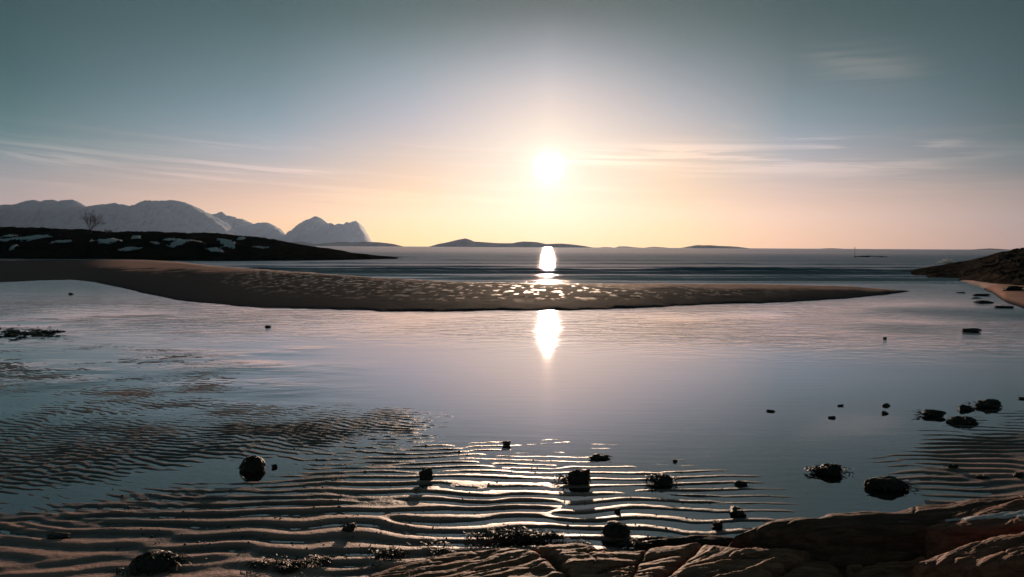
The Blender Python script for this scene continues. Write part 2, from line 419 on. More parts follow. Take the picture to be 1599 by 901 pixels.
# control points in the photograph: px, py, base height (m), big ripple height, small ripple height
CP = np.array([
    # lagoon
    (500, 560, -.10, 0, 0), (700, 560, -.14, 0, 0), (900, 560, -.14, 0, 0), (1100, 560, -.14, 0, 0), (1300, 560, -.14, 0, 0), (1550, 560, -.14, 0, 0),
    (650, 610, -.07, 0, 0), (800, 625, -.09, 0, 0), (1000, 625, -.10, 0, 0), (1200, 620, -.11, 0, 0), (1400, 610, -.12, 0, 0), (1599, 600, -.12, 0, 0), (1750, 600, -.12, 0, 0),
    (780, 655, -.055, .02, 0), (950, 665, -.06, .03, 0), (1100, 670, -.065, .03, 0), (1250, 670, -.07, .03, 0), (1380, 650, -.07, .02, 0),
    # thin film on the left
    (-200, 470, -.10, 0, 0), (0, 470, -.08, 0, 0), (150, 475, -.08, 0, 0), (300, 500, -.08, 0, 0),
    (-200, 540, -.010, 0, .010), (0, 540, -.006, 0, .016), (150, 555, -.006, 0, .015), (300, 563, -.006, 0, .016), (420, 567, -.004, 0, .016),
    (-200, 600, -.008, 0, .010), (0, 600, -.003, 0, .020), (150, 600, -.003, 0, .020), (300, 600, -.004, 0, .019), (450, 600, -.008, 0, .016), (550, 610, -.03, 0, .006),
    (-200, 655, -.002, 0, .021), (0, 655, -.002, 0, .021), (150, 648, -.003, 0, .021), (300, 635, -.004, 0, .020), (450, 622, -.009, 0, .016),
    (-200, 690, .001, 0, .022), (30, 690, .001, 0, .022), (160, 685, .001, 0, .022), (280, 665, .000, 0, .020), (420, 650, .000, 0, .018), (550, 640, -.004, 0, .016),
    # band of small ripples
    (-200, 755, .004, 0, .028), (0, 755, .004, 0, .029), (0, 720, .004, 0, .029), (120, 740, .004, 0, .030), (130, 710, .004, 0, .029), (240, 720, .004, 0, .030), (260, 695, .004, 0, .029), (360, 700, .005, 0, .030), (400, 675, .004, 0, .029), (480, 680, .005, .0, .030), (520, 660, .003, 0, .028), (600, 665, .004, .0, .029), (600, 650, .000, 0, .025), (680, 655, -.003, .005, .024), (730, 670, -.02, .015, .018),
    # calm channel in front of it
    (-200, 810, -.006, 0, .016), (30, 790, -.007, 0, .016), (140, 770, -.008, 0, .015), (260, 752, -.011, 0, .013), (360, 738, -.016, 0, .010), (440, 735, -.012, .01, .016), (520, 715, -.004, .02, .020), (600, 692, -.004, .02, .020),
    (-200, 845, .016, .02, .014), (50, 822, .012, .02, .018), (160, 797, .011, .025, .018), (280, 773, .012, .03, .018), (400, 765, .010, .045, .010), (480, 750, .008, .045, .012),
    # big ripples
    (620, 725, .003, .05, 0), (700, 715, .000, .05, 0), (760, 700, -.010, .045, 0), (850, 700, -.015, .045, 0), (950, 705, -.022, .045, 0), (1050, 712, -.028, .045, 0), (1180, 718, -.031, .045, 0), (1300, 715, -.036, .045, 0),
    (600, 770, .012, .055, 0), (750, 760, .006, .055, 0), (880, 755, -.004, .055, 0), (1000, 752, -.008, .052, 0), (1130, 752, -.010, .050, 0), (1240, 758, -.020, .048, 0), (1320, 762, -.04, .04, 0),
    (300, 820, .028, .050, .0), (480, 810, .026, .058, 0), (640, 815, .018, .06, 0), (800, 800, .006, .06, 0), (950, 795, -.001, .06, 0), (1080, 790, -.004, .058, 0), (1200, 795, -.016, .052, 0), (1290, 800, -.03, .04, 0),
    (-200, 900, .05, .03, 0), (80, 870, .040, .035, 0), (240, 860, .035, .040, 0), (420, 860, .032, .055, 0), (600, 855, .022, .058, 0), (760, 840, .010, .058, 0), (900, 830, .001, .058, 0), (1040, 825, -.004, .055, 0), (1140, 830, -.01, .05, 0),
    (-200, 960, .08, .03, 0), (100, 930, .06, .03, 0), (400, 920, .05, .045, 0), (700, 920, .04, .04, 0), (1000, 920, .03, .03, 0), (1300, 920, .03, .03, 0), (1700, 920, .06, .03, 0),
    (0, 1150, .12, .02, 0), (800, 1150, .12, .02, 0), (1600, 1150, .12, .02, 0),
    # right-hand ripples
    (1400, 690, -.034, .045, 0), (1460, 672, -.016, .048, 0), (1540, 662, -.008, .05, 0), (1650, 655, -.004, .05, 0), (1800, 655, -.004, .05, 0),
    (1350, 738, -.030, .035, 0), (1400, 722, -.006, .05, 0), (1470, 700, .014, .05, 0), (1560, 695, .022, .05, 0), (1700, 695, .026, .05, 0),
    (1430, 748, .010, .035, 0), (1520, 738, .028, .04, 0), (1650, 740, .03, .04, 0), (1850, 740, .04, .04, 0),
    (1380, 775, -.04, .02, 0), (1480, 780, .0, .02, 0), (1620, 790, .04, .03, 0),
])
CP[:, 4] *= .82; _m = CP[:, 3] >= .03; CP[_m, 2] *= .50; CP[_m, 3] *= .50
near_edge = curve([(-600, 452), (0, 441), (60, 438), (110, 437), (150, 441), (200, 452), (250, 464), (300, 472), (400, 480), (500, 484), (600, 486), (750, 486), (900, 484), (1000, 480.5), (1100, 476), (1200, 473), (1300, 468), (1380, 461), (1412, 456), (1440, 452)])
far_edge = curve([(-600, 401), (140, 403), (230, 406), (280, 409), (300, 411.5), (330, 415.5), (400, 421), (500, 429), (600, 437), (700, 443), (850, 446), (1000, 446.5), (1200, 446.5), (1330, 448.5), (1412, 454), (1440, 452)])
bank_top = curve([(-600, .30), (0, .16), (120, .2), (200, .40), (300, .50), (500, .52), (800, .46), (1000, .44), (1200, .36), (1330, .22), (1412, .03), (1440, -.2)])
beach_shore = curve([(1480, 432), (1500, 440), (1530, 449), (1550, 458), (1570, 472), (1599, 482), (1700, 500), (1900, 530)])

def sand_height(x, y, want_wet=False):
    x = np.asarray(x, float); y = np.asarray(y, float)
    yy = np.maximum(y, 2.2)
    px, py = to_px(x, yy)
    out_h = np.full(x.shape, -0.14); A = np.zeros(x.shape); S = np.zeros(x.shape)
    near = py > 455
    qx, qy = px[near], py[near]
    num = np.zeros((3, qx.size)); den = np.full(qx.size, 1e-12)
    for c in CP:
        d2 = ((qx - c[0]) / 95.0) ** 2 + ((qy - c[1]) / (14.0 + 0.09 * (c[1] - 500))) ** 2
        wgt = 1 / (d2 ** 2 + 0.02)
        den += wgt
        num += wgt * c[2:5][:, None]
    num /= den
    out_h[near] = num[0]; A[near] = num[1]; S[near] = num[2]
    fade = sstep(470, 520, py)
    out_h = out_h * fade + -0.14 * (1 - fade)
    A *= fade; S *= fade
    wx = x + 0.10 * fbm(xyz(x * 0.5, y * 0.7, 2.0), 2); wy = y + 0.34 * fbm(xyz(x * 0.42, y * 0.45, 5.0), 3)
    A = A * np.clip(1 + .7 * fbm(xyz(x * 0.8, y * 1.2, 14.0), 3), .45, 1.5)
    lam_y = np.linspace(0, 40, 2001); lam = np.interp(lam_y, [5.0, 6.2, 7.6, 9.0], [.25, .215, .175, .165])
    ry = np.interp(wy, lam_y, np.cumsum(.215 / lam) * (lam_y[1] - lam_y[0])); A = A * np.interp(y, [5.2, 6.2, 7.6, 9.0], [1.1, 1.0, .86, .82])
    h = out_h + A * sample(RB, wx, ry, RLX, RLY, RES) + S * sample(RS, wx, wy, RLX, RLY, RES)
    lf = sstep(620, 420, px) * sstep(700, 640, py) * sstep(500, 525, py)
    h += lf * (0.018 * fbm(xyz(x * 0.45, y * 1.3, 8.0), 5, .6) + 0.004 * fbm(xyz(x * 4, y * 7, 8.0), 2))
    h += 0.004 * fbm(xyz(x * 9, y * 9, 1.0), 2) * sstep(0, .02, A) + 0.008 * fbm(xyz(x * 1.3, y * 1.6, 1.0), 3) * sstep(0, .02, A + S)
    # the sand bar
    dn = 1 / np.maximum(near_edge(px) - hor(px), 1) * CAMZ * FPX
    df = 1 / np.maximum(far_edge(px) - hor(px), 1) * CAMZ * FPX
    s = (y - dn) / np.maximum(df - dn, 0.5)
    top = bank_top(px)
    edge = 0.9 * fbm(xyz(x * 0.35, y * 0.2, 3.3), 5, .65)       # uneven water line
    ym = y + edge
    sm = (ym - dn) / np.maximum(df - dn, 0.5)
    rise = np.clip(sm / 0.62, 0, 1); fall = np.clip((1 - sm) / 0.38, 0, 1)
    prof = np.where(sm < 0.62, rise ** 0.62, fall ** 0.75)
    bank = top * prof
    bank = np.where(sm < 0, np.maximum(-0.14, (ym - dn) * 0.06), bank)
    bank = np.where(sm > 1, np.maximum(-0.5, (df - ym) * 0.03), bank)
    grain = (0.05 * ridged(xyz(x * 0.45, y * 0.9, 6.0), 5, .65) + 0.02 * fbm(xyz(x * 2.0, y * 3.0, 6.0), 2)) * sstep(0.02, 0.3, sm) * sstep(1.1, 0.8, sm)
    wetp = sstep(330, 400, px) * sstep(760, 600, px) * sstep(0.35, 0.6, sm) * sstep(1.0, .85, sm)
    bank = bank + grain + wetp * 0.12 * fbm(xyz(x * 0.9, y * 0.6, 4.0), 3, .6)
    far = py < 500
    h = np.where(far, np.maximum(np.where(py < near_edge(px) + 8, -9, h), bank), h)
    h = np.where(far & (sm > 1), bank, h)
    # the little beach under the right-hand point
    ds = CAMZ * FPX / np.maximum(beach_shore(px) - hor(px), 1)
    b2 = np.clip((y + edge * 0.5 - ds), -3, 30)
    beach = np.where(b2 < 0, b2 * 0.06, 0.42 * (1 - np.exp(-b2 / 6.0))) + 0.02 * fbm(xyz(x, y, 2.0), 3)
    beach = np.where((px > 1478) & (y < 60), beach, -9)
    h = np.maximum(h, beach)
    back = sstep(2.5, -12, y)
    h = h * (1 - back) + back * 1.2
    if not want_wet: return h
    wn = fbm(xyz(x * 0.4, y * 0.4, 11.0), 4, .6)
    wet_near = sstep(0.035, -0.004, h + 0.03 * wn)
    lim = np.interp(px, [150, 250, 420, 800, 1000, 1300], [.30, .38, .62, .66, .50, .40])
    wet_shade_bank = sstep(lim + .06, lim - .10, sm + .22 * wn) + sstep(0.86, 0.96, sm + .1 * wn) + sstep(210, 120, px)  # dark bar front: damp sand plus painted shade of the slope facing off the sun
    wet = np.where((py < 500) & (sm > -.1), np.clip(wet_shade_bank, 0, 1), wet_near)
    wet = np.where((px > 1478) & (beach > h - .001), sstep(.12, .02, h), wet)
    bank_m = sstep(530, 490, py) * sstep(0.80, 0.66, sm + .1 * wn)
    pn = fbm(xyz(x * 2.0, y * 1.1, 21.0), 3, .6)
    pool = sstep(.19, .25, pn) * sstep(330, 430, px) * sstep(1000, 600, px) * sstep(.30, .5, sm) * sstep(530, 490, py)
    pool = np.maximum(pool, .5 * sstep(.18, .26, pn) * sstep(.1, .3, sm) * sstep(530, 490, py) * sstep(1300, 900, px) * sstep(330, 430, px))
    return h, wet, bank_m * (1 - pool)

pyr = np.concatenate([np.arange(1130, 560, -1.15), np.arange(560, 405.5, -0.62)])
D = CAMZ * FPX / (pyr - 386.0)
D = np.concatenate([[-14, -10, -7, -4, -1.5, 0.5, 2.0, 2.8], D])
NU = 820
U = np.linspace(-0.92, 0.92, NU)
DD, UU = np.meshgrid(D, U, indexing='ij')
X = UU * np.maximum(DD + 4.0, 8.0)
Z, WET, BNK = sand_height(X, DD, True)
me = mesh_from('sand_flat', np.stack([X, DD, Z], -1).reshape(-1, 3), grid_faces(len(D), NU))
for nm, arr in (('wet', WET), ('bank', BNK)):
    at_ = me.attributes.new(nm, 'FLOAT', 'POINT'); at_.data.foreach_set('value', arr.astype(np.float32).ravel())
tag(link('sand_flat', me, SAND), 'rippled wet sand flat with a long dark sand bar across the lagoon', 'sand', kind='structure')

# ------------------------------------------------------------------ water: lagoon and sea in one sheet
# wave fronts rolling in behind the bar: picture row, height, width, extent in the picture
WAVES = [(441.0, .10, 0.9, 620, 1560, 1), (436.5, .24, 0.9, 500, 1560, 2), (431.5, .16, 0.9, 440, 1540, 6), (427.0, .32, 1.1, 380, 1540, 3), (422.5, .34, 1.2, 330, 1560, 4), (417.5, .20, 1.4, 310, 1500, 5), (412.0, .18, 1.8, 330, 1500, 7), (406.5, .16, 2.4, 620, 1490, 8), (401.0, .14, 3.5, 560, 1500, 9)]
rows = np.concatenate([np.arange(1130, 520, -6.0), np.arange(520, 448, -2.0), np.arange(448, 400, -0.28), np.arange(400, 386.4, -0.45)])
D = CAMZ * FPX / (rows - 386.0)
D = np.concatenate([[1.0], D, [9000, 14500]])
NU = 700
U = np.linspace(-1.0, 1.0, NU)
DD, UU = np.meshgrid(D, U, indexing='ij')
X = UU * (DD + 4.0)
PX, PY = to_px(X, DD)
Zw = np.zeros_like(X)
for (r0, amp, wid, xa, xb, sd) in WAVES:
    d0 = CAMZ * FPX / (r0 + 0.0045 * (PX - 800) * 0.5 - hor(PX))
    d0 = d0 + 2.2 * fbm(xyz(X * 0.035, sd * 7.7, 0), 3) + 0.5 * fbm(xyz(X * 0.2, sd * 3.1, 4), 2)
    a = amp * sstep(xa, xa + 90, PX) * sstep(xb, xb - 90, PX) * np.clip(0.9 + 0.9 * fbm(xyz(X * 0.06, sd * 5.0, 1), 3), 0.2, 1.4)
    t = (DD - d0) / wid
    Zw += a * np.where(t < 0, np.exp(-(t / 0.45) ** 2), np.exp(-(t / 1.5) ** 2))
sw = sstep(60, 110, DD) * sstep(700, 200, DD)
Zw += sw * 0.10 * fbm(xyz(X * 0.05, DD * 0.16, 3), 3, .6)
chop = sstep(20, 42, DD) * 0.55 + sstep(60, 130, DD) * 0.45
windy = sstep(13, 24, DD) * np.clip(0.5 + 1.1 * fbm(xyz(X * 0.10, DD * 0.14, 7), 3), 0, 1) * (0.35 + 0.65 * sstep(850, 1400, PX) + .25 * sstep(500, 200, PX))
shallow = sstep(640, 380, PX) * sstep(8.5, 12, DD) * np.clip(.25 + 1.3 * fbm(xyz(X * 0.25, DD * 0.5, 5), 3), 0, 1)
chop = np.clip(np.maximum(np.maximum(chop, .24 * shallow), 0.75 * windy), 0, 1)
chop = chop * (1 - .35 * sstep(45, 90, DD)) * (1 - .4 * sstep(120, 400, DD))
deep = sstep(40, 75, DD)
me = mesh_from('sea', np.stack([X, DD, Zw], -1).reshape(-1, 3), grid_faces(len(D), NU))
for nm, arr in (('chop', chop), ('deep', deep)):
    at = me.attributes.new(nm, 'FLOAT', 'POINT'); at.data.foreach_set('value', arr.astype(np.float32).ravel())
tag(link('sea', me, WATER), 'still shallow lagoon and open sea beyond it reaching the horizon', 'sea', kind='structure')

# ------------------------------------------------------------------ mountains and islands far out
def ridge_mesh(name, sil, depth, half, mat, seed, rough_amp, step=1.2, front=1.0, nrow=46, jag=0.0):
    """a range whose crest follows the picture line sil at the given distance"""
    sil = np.array(sil, float)
    px = np.arange(sil[0, 0], sil[-1, 0] + step * .5, step)
    py = np.interp(px, sil[:, 0], sil[:, 1])
    top = CAMZ + (hor(px) - py) * depth / FPX
    top = top + jag * fbm(xyz(px * 0.17, seed, 0.5), 5, .65) * sstep(0, 60, top)
    top = np.maximum(top, 0)
    cx = (px - PW / 2) / FPX * depth
    t = np.concatenate([np.linspace(-1, 0, nrow), np.linspace(0, 1, nrow // 2)[1:]])
    T, CX = np.meshgrid(t, cx, indexing='ij'); TOP = np.broadcast_to(top, T.shape)
    half_loc = half * (0.35 + 0.65 * TOP / max(top.max(), 1e-3))
    Yv = depth + T * half_loc * np.where(T < 0, front, 1.0)
    base = np.where(T < 0, (1 + T) ** 1.15, (1 - T) ** 1.1)
    sc_ = 1.0 / half
    nz = ridged(xyz(CX * sc_ * 2.6 + seed, Yv * sc_ * 1.3, seed), 5, .55)
    wobble = rough_amp * TOP * (nz - 0.25) * np.sin(np.pi * np.clip(np.where(T < 0, 1 + T, 1 - T), 0, 1)) ** 0.8
    Zv = np.minimum(np.maximum(TOP * base + wobble, -1.0 + 0 * T), TOP * (0.25 + .75 * np.clip(1 - np.abs(T), 0, 1) ** .5) + 0.01)
    Zv = np.where(np.abs(T) > 0.999, -3.0, Zv)
    return link(name, mesh_from(name, np.stack([CX, Yv, Zv], -1).reshape(-1, 3), grid_faces(*T.shape)), mat)
M1 = [(-420, 372), (-300, 330), (-200, 318), (-120, 330), (-50, 322), (0, 323.5), (24, 320), (52, 316), (76, 313.2), (86, 313.2), (94, 317), (116, 314.4), (124, 316.5), (136, 326), (152, 334), (175, 352), (205, 372), (220, 381)]
M2 = [(95, 381), (125, 352), (140, 336), (152, 329), (163, 324), (176, 318), (192, 320.5), (212, 320), (230, 313), (242, 315), (260, 313), (272, 314.5), (288, 316.5), (304, 323), (316, 331), (330, 340), (350, 356), (370, 372), (380, 382)]
M3 = [(270, 372), (300, 345), (316, 335), (332, 335), (348, 333), (368, 339), (384, 345), (400, 350), (410, 348.5), (418, 347), (430, 356), (444, 366), (458, 375), (470, 382)]
M4 = [(425, 382), (438, 374), (452, 364), (470, 349), (482, 343.5), (496, 339), (501, 340.5), (506, 344), (513, 348), (520, 350), (530, 349), (538, 349), (548, 346), (558, 345), (561, 349), (564, 356), (570, 366), (576, 375), (579, 383)]
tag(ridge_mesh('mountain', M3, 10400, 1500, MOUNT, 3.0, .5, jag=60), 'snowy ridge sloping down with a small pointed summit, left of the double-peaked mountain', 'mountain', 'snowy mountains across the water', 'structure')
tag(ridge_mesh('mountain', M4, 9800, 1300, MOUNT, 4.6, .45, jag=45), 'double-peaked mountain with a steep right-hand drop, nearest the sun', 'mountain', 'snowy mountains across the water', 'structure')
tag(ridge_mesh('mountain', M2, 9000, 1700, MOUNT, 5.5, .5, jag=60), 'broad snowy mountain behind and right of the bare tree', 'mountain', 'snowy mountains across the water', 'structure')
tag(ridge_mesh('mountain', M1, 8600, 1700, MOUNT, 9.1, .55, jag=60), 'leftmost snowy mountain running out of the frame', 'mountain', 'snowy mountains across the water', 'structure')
ISL = [
    ([(440, 383), (448, 379.3), (460, 377.6), (472, 377.2), (482, 379), (492, 381), (505, 380), (520, 378.5), (536, 377.3), (550, 378.3), (565, 377.6), (588, 378), (604, 379.5), (614, 380.8), (627, 384)], 5200, 'long low island under the double-peaked mountain'),
    ([(671, 384.7), (684, 381), (700, 378), (714, 374.5), (726, 372.2), (733, 374), (740, 377), (776, 379.6), (800, 379.8), (808, 378), (816, 377), (830, 377.4), (840, 378.4), (852, 381), (864, 380.6), (876, 380.2), (896, 382), (912, 384), (924, 386.2)], 4600, 'largest dark island with a small pointed hill, left of and below the sun'),
    ([(936, 386.5), (942, 385.4), (952, 385.8), (958, 386.8)], 4300, 'tiny flat islet just right of the largest island'),
    ([(960, 386.8), (966, 384.6), (976, 384.4), (990, 386), (1004, 387)], 4300, 'small rounded islet between two tinier ones on the horizon'),
    ([(1006, 387), (1014, 385.6), (1022, 385.2), (1034, 386), (1046, 387.2)], 4300, 'small islet closest to the flat island right of the sun'),
    ([(1060, 387.6), (1072, 385.2), (1084, 383.2), (1090, 382.6), (1096, 383), (1108, 382.8), (1120, 383.8), (1138, 384.4), (1152, 385.4), (1162, 386.8), (1170, 388.2)], 4400, 'flat-topped dark island right of the sun glare'),
    ([(1284, 388.6), (1292, 387.6), (1299, 387.5), (1306, 388.8)], 4600, 'speck of an islet on the empty horizon right of centre'),
    ([(1522, 390), (1532, 388.8), (1543, 387.8), (1556, 388.4), (1574, 390.2), (1582, 390.8)], 4600, 'low islet on the horizon above the right-hand rocky point'),
]
for sil, dep, lab in ISL:
    o = ridge_mesh('island', sil, dep, 200, ISLE, dep * .01 + sil[0][0], .25, step=0.8, nrow=14, jag=1.2)
    tag(o, lab, 'island', 'islands on the horizon', 'structure')

# ------------------------------------------------------------------ left headland with snow, tree, saplings
hl_top = curve([(-700, 345), (-200, 352), (0, 355.5), (40, 358), (80, 359.5), (120, 361.5), (160, 364.5), (188, 366), (200, 363.5), (230, 363.5), (260, 365), (300, 366.5), (350, 367.5), (400, 371), (430, 375.5), (446, 380.5), (470, 383.5), (500, 387.5), (530, 391), (548, 395.5), (575, 398), (600, 401), (622, 404), (650, 406)])
hl_base = curve([(-700, 402), (0, 405), (150, 406.5), (300, 407.5), (450, 407), (560, 405.5), (600, 404.8), (640, 404.5)])
def headland_z(x, y):
    x = np.asarray(x, float); y = np.asarray(y, float)
    px = PW / 2 + FPX * x / y
    db = CAMZ * FPX / (hl_base(px) - hor(px)); dt = db + np.interp(px, [-200, 400, 620], [70, 55, 10])
    zt = CAMZ + (hor(px) - hl_top(px)) * dt / FPX
    zt = np.maximum(zt, -0.3)
    t = (y - db) / (dt - db)
    z = np.where(t < 1, zt * np.clip(t, 0, 1) ** 0.62, zt * np.clip(1 - (t - 1) * 0.55, -1, 1))
    z = np.where(t < 0, (y - db) * 0.15, z)
    amp = np.clip(zt, 0.05, 6) / 6
    k = sstep(0, .12, t) * sstep(1.25, .95, t)
    z = z + k * amp * (1.7 * fbm(xyz(x * 0.07, y * 0.11, 2.2), 5, .6)) + sstep(0, .05, t) * (0.10 + .35 * amp) * ridged(xyz(x * 0.3, y * 0.3, 4.1), 5, .62)
    return z
pxs = np.arange(-560, 652, 1.6); tt = np.concatenate([np.linspace(-.06, 1.1, 120), np.linspace(1.12, 2.6, 24)])
T, P = np.meshgrid(tt, pxs, indexing='ij')
db = CAMZ * FPX / (hl_base(P) - hor(P)); dt_ = db + np.interp(P, [-200, 400, 620], [70, 55, 10])
Yh = db + T * (dt_ - db); Xh = (P - PW / 2) / FPX * Yh
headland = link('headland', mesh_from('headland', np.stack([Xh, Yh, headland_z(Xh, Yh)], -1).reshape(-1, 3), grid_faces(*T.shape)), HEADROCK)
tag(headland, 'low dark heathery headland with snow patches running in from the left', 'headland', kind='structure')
def hit_headland(px, py):
    v = ray(px, py); ys = np.linspace(104, 260, 900); t = ys / v[1]
    z = CAMZ + v[2] * t
    dif = z - headland_z(v[0] * t, ys)
    k = np.argmax(dif < 0)
    if dif[k] >= 0: return None
    return np.array([v[0] * t[k], ys[k], headland_z(v[0] * t[k], ys[k])])
def snow_patch(cx, cy, wpx, hpx, rot, seed):
    # footprint on the ground round the point seen there, draped over the terrain
    c = hit_headland(cx, cy)
    if c is None: return
    up, dn_ = hit_headland(cx, cy - hpx / 2), hit_headland(cx, cy + hpx / 2)
    ly = (up[1] - dn_[1]) / 2 if (up is not None and dn_ is not None) else 6.0
    ly = float(np.clip(ly, 0.8, 9)); lx = wpx / 2 * c[1] / FPX * .82; ly *= .7
    n = 48
    a = np.linspace(-1.15, 1.15, n); A_, B_ = np.meshgrid(a, a, indexing='ij')
    x = c[0] + A_ * lx + B_ * ly * rot; y = c[1] + B_ * ly
    z = headland_z(x, y)
    rad = np.sqrt(A_ ** 2 + B_ ** 2) + 1.3 * fbm(xyz(A_ * 2.0, B_ * 2.0, seed), 5, .65)
    thick = 0.16 * np.clip((1.0 - rad) * 4, -1, 1)
    # smooth the ground under the snow a little
    zs = z.copy()
    for _ in range(3):
        zs[1:-1, 1:-1] = (zs[:-2, 1:-1] + zs[2:, 1:-1] + zs[1:-1, :-2] + zs[1:-1, 2:] + 2 * zs[1:-1, 1:-1]) / 6
    Zp = zs + thick + 0.10
    keep = (rad < 1.08)
    f = grid_faces(n, n); f = f[keep.ravel()[f].all(1)]
    if len(f) < 4: return
    used = np.unique(f); remap = -np.ones(n * n, int); remap[used] = np.arange(len(used))
    V = np.stack([x, y, Zp], -1).reshape(-1, 3)[used]
    o = link('snow_patch', mesh_from('snow_patch', V, remap[f]), SNOW, headland)
for i, a in enumerate([(45, 372, 76, 9, .2), (12, 369.5, 20, 3, 0), (95, 379.5, 36, 2.5, 0), (167, 375.5, 42, 10, -.3), (213, 370.5, 18, 3.5, -.5), (202, 389, 30, 5, .8), (266, 374.5, 24, 2.2, 0), (290, 376.5, 26, 11, 0),
                       (350, 376, 26, 5, -.5), (356, 380, 26, 2.5, -.4), (376, 374, 10, 2, 0), (336, 390.5, 24, 5, -.8), (408, 387.5, 28, 3, 0), (22, 385, 9, 8, -.5), (242, 381.5, 16, 2, 0)]):
    snow_patch(*a, i * 3.3 + .7)

def tube(path, radii, sides=6):
    path = np.asarray(path, float); V, Fq = [], []
    for i, p in enumerate(path):
        d = path[min(i + 1, len(path) - 1)] - path[max(i - 1, 0)]; d = d / (np.linalg.norm(d) + 1e-9)
        a = np.cross(d, [0.31, 0.95, 0.02]); a /= np.linalg.norm(a) + 1e-9; b = np.cross(d, a)
        for k in range(sides):
            an = 2 * math.pi * k / sides
            V.append(p + radii[i] * (math.cos(an) * a + math.sin(an) * b))
    n = len(path)
    for i in range(n - 1):
        for k in range(sides):
            k2 = (k + 1) % sides
            Fq.append((i * sides + k, i * sides + k2, (i + 1) * sides + k2, (i + 1) * sides + k))
    return np.array(V), np.array(Fq)
class Acc:
    def __init__(s): s.v, s.f, s.n = [], [], 0
    def add(s, v, f): s.v.append(np.asarray(v)); s.f.append(np.asarray(f) + s.n); s.n += len(v)
    def mesh(s, name, smooth=True): return mesh_from(name, np.concatenate(s.v), np.concatenate(s.f), smooth)
def bare_tree(loc, height, seed, label, levels=4, trunk_r=0.09, spread=0.62, first=0.18, cat='tree', name='bare_tree', min_r=0.011):
    r = random.Random(seed)
    root = empty(name, loc); tr, cr = Acc(), Acc()
    def grow(p, d, L, rad, lev):
        n = 5; pts = [np.array(p, float)]; q = np.array(p, float); dd = np.array(d, float)
        for i in range(n):
            dd = dd + np.array([r.uniform(-.14, .14), r.uniform(-.14, .14), r.uniform(0, .10) if lev else 0]); dd /= np.linalg.norm(dd)
            q = q + dd * L / n; pts.append(q)
        rr = [max(rad * (1 - 0.55 * i / n), min_r) for i in range(n + 1)]
        (tr if lev == 0 else cr).add(*tube(pts, rr, 7 if lev < 2 else 4))
        if lev >= levels: return
        for j in range(8 if lev == 0 else 4):
            i = r.randint(3, n) if lev == 0 else r.randint(1, n)
            an = 2 * math.pi * (j / 8 if lev == 0 else r.random()); s_ = (spread if lev == 0 else .55) * r.uniform(.55, 1.2)
            a = np.cross(dd, [0.2, 0.9, 0.1]); a /= np.linalg.norm(a); c = np.cross(dd, a)
            nd = dd + s_ * (math.cos(an) * a + math.sin(an) * c); nd /= np.linalg.norm(nd)
            grow(pts[i], nd, height * (.60, .34, .22, .15, .1)[lev] * r.uniform(.75, 1.1), rr[i] * (.55 if lev == 0 else .6), lev + 1)
    grow(np.array([0, 0, -0.15]), np.array([0.02, 0, 1.0]), height * .26, trunk_r, 0)
    link('trunk', tr.mesh('trunk'), BARK, root); link('crown', cr.mesh('crown'), TWIG, root)
    return tag(root, label, cat)
p = hit_headland(142, 364.8)
if p is None: p = at_depth(142, 362, 170)
bare_tree(tuple(p), 4.3, 11, 'bare leafless tree standing alone on the left headland', first=0.15, trunk_r=0.12, min_r=0.012, spread=.85)
for (qx, qy, hh, sd, lab) in [(167, 364.5, 1.0, 4, 'small bare sapling nearest the lone tree on the headland ridge'), (172.5, 365.5, 1.15, 9, 'small bare sapling farther right of the lone tree on the headland ridge')]:
    q = hit_headland(qx, qy + 1.0)
    if q is not None: bare_tree(tuple(q), hh, sd, lab, levels=3, trunk_r=0.035, first=0.3, name='sapling')

# ------------------------------------------------------------------ right-hand rocky point
rp_top = curve([(1410, 426), (1420, 424.2), (1436, 420.5), (1450, 418.3), (1470, 415), (1490, 411.3), (1512, 408), (1530, 404), (1545, 400), (1560, 396), (1580, 393), (1599, 390), (1700, 372), (1900, 350)])
rp_base = curve([(1410, 426), (1420, 428), (1440, 432), (1460, 435.5), (1480, 437.5), (1500, 439), (1520, 442), (1540, 446.5), (1560, 451), (1599, 456), (1700, 465), (1900, 480)])
def point_z(px, t):
    db = CAMZ * FPX / (rp_base(px) - hor(px)); dt = np.interp(px, [1410, 1440, 1500, 1599, 1900], [71.8, 73, 82, 84, 80])
    y = db + t * (dt - db); x = (px - PW / 2) / FPX * y
    zt = CAMZ + (hor(px) - rp_top(px)) * dt / FPX
    z = np.where(t < 1, zt * np.clip(t, 0, 1) ** 0.8, zt * np.clip(1 - (t - 1) * 0.8, -1, 1))
    z = z + np.where(t < 0, -0.1, sstep(1480, 1540, px) * 0.3 * (1 - np.clip(t, 0, 1)))
    amp = np.clip(zt, 0.12, 2.5) / 2.5
    k = sstep(0, .1, t) * np.where(t < 1, 1, sstep(1.6, 1.0, t))
    rgh = 0.30 * ridged(xyz(x * 0.45, y * 0.30, 7.0), 5, .62) + .12 * ridged(xyz(x * 1.6, y * 1.0, 3.0), 3, .6) + 0.25 * fbm(xyz(x * .2, y * .2, 1.0), 3)
    z = z + k * (.55 + amp) * rgh * np.where(t > .85, .45, 1.0)
    z = np.where(t < 0, -0.4, z)
    return x, y, z
pxs = np.arange(1410, 1900, 0.9); tt = np.concatenate([np.linspace(-.03, 1.1, 130), np.linspace(1.12, 2.4, 20)])
T, P = np.meshgrid(tt, pxs, indexing='ij')
Xp, Yp, Zp = point_z(P, T)
point = link('rocky_point', mesh_from('rocky_point', np.stack([Xp, Yp, Zp], -1).reshape(-1, 3), grid_faces(*T.shape)), POINTROCK)
tag(point, 'dark rocky point sloping into the sea from the right edge', 'rocky point', kind='structure')

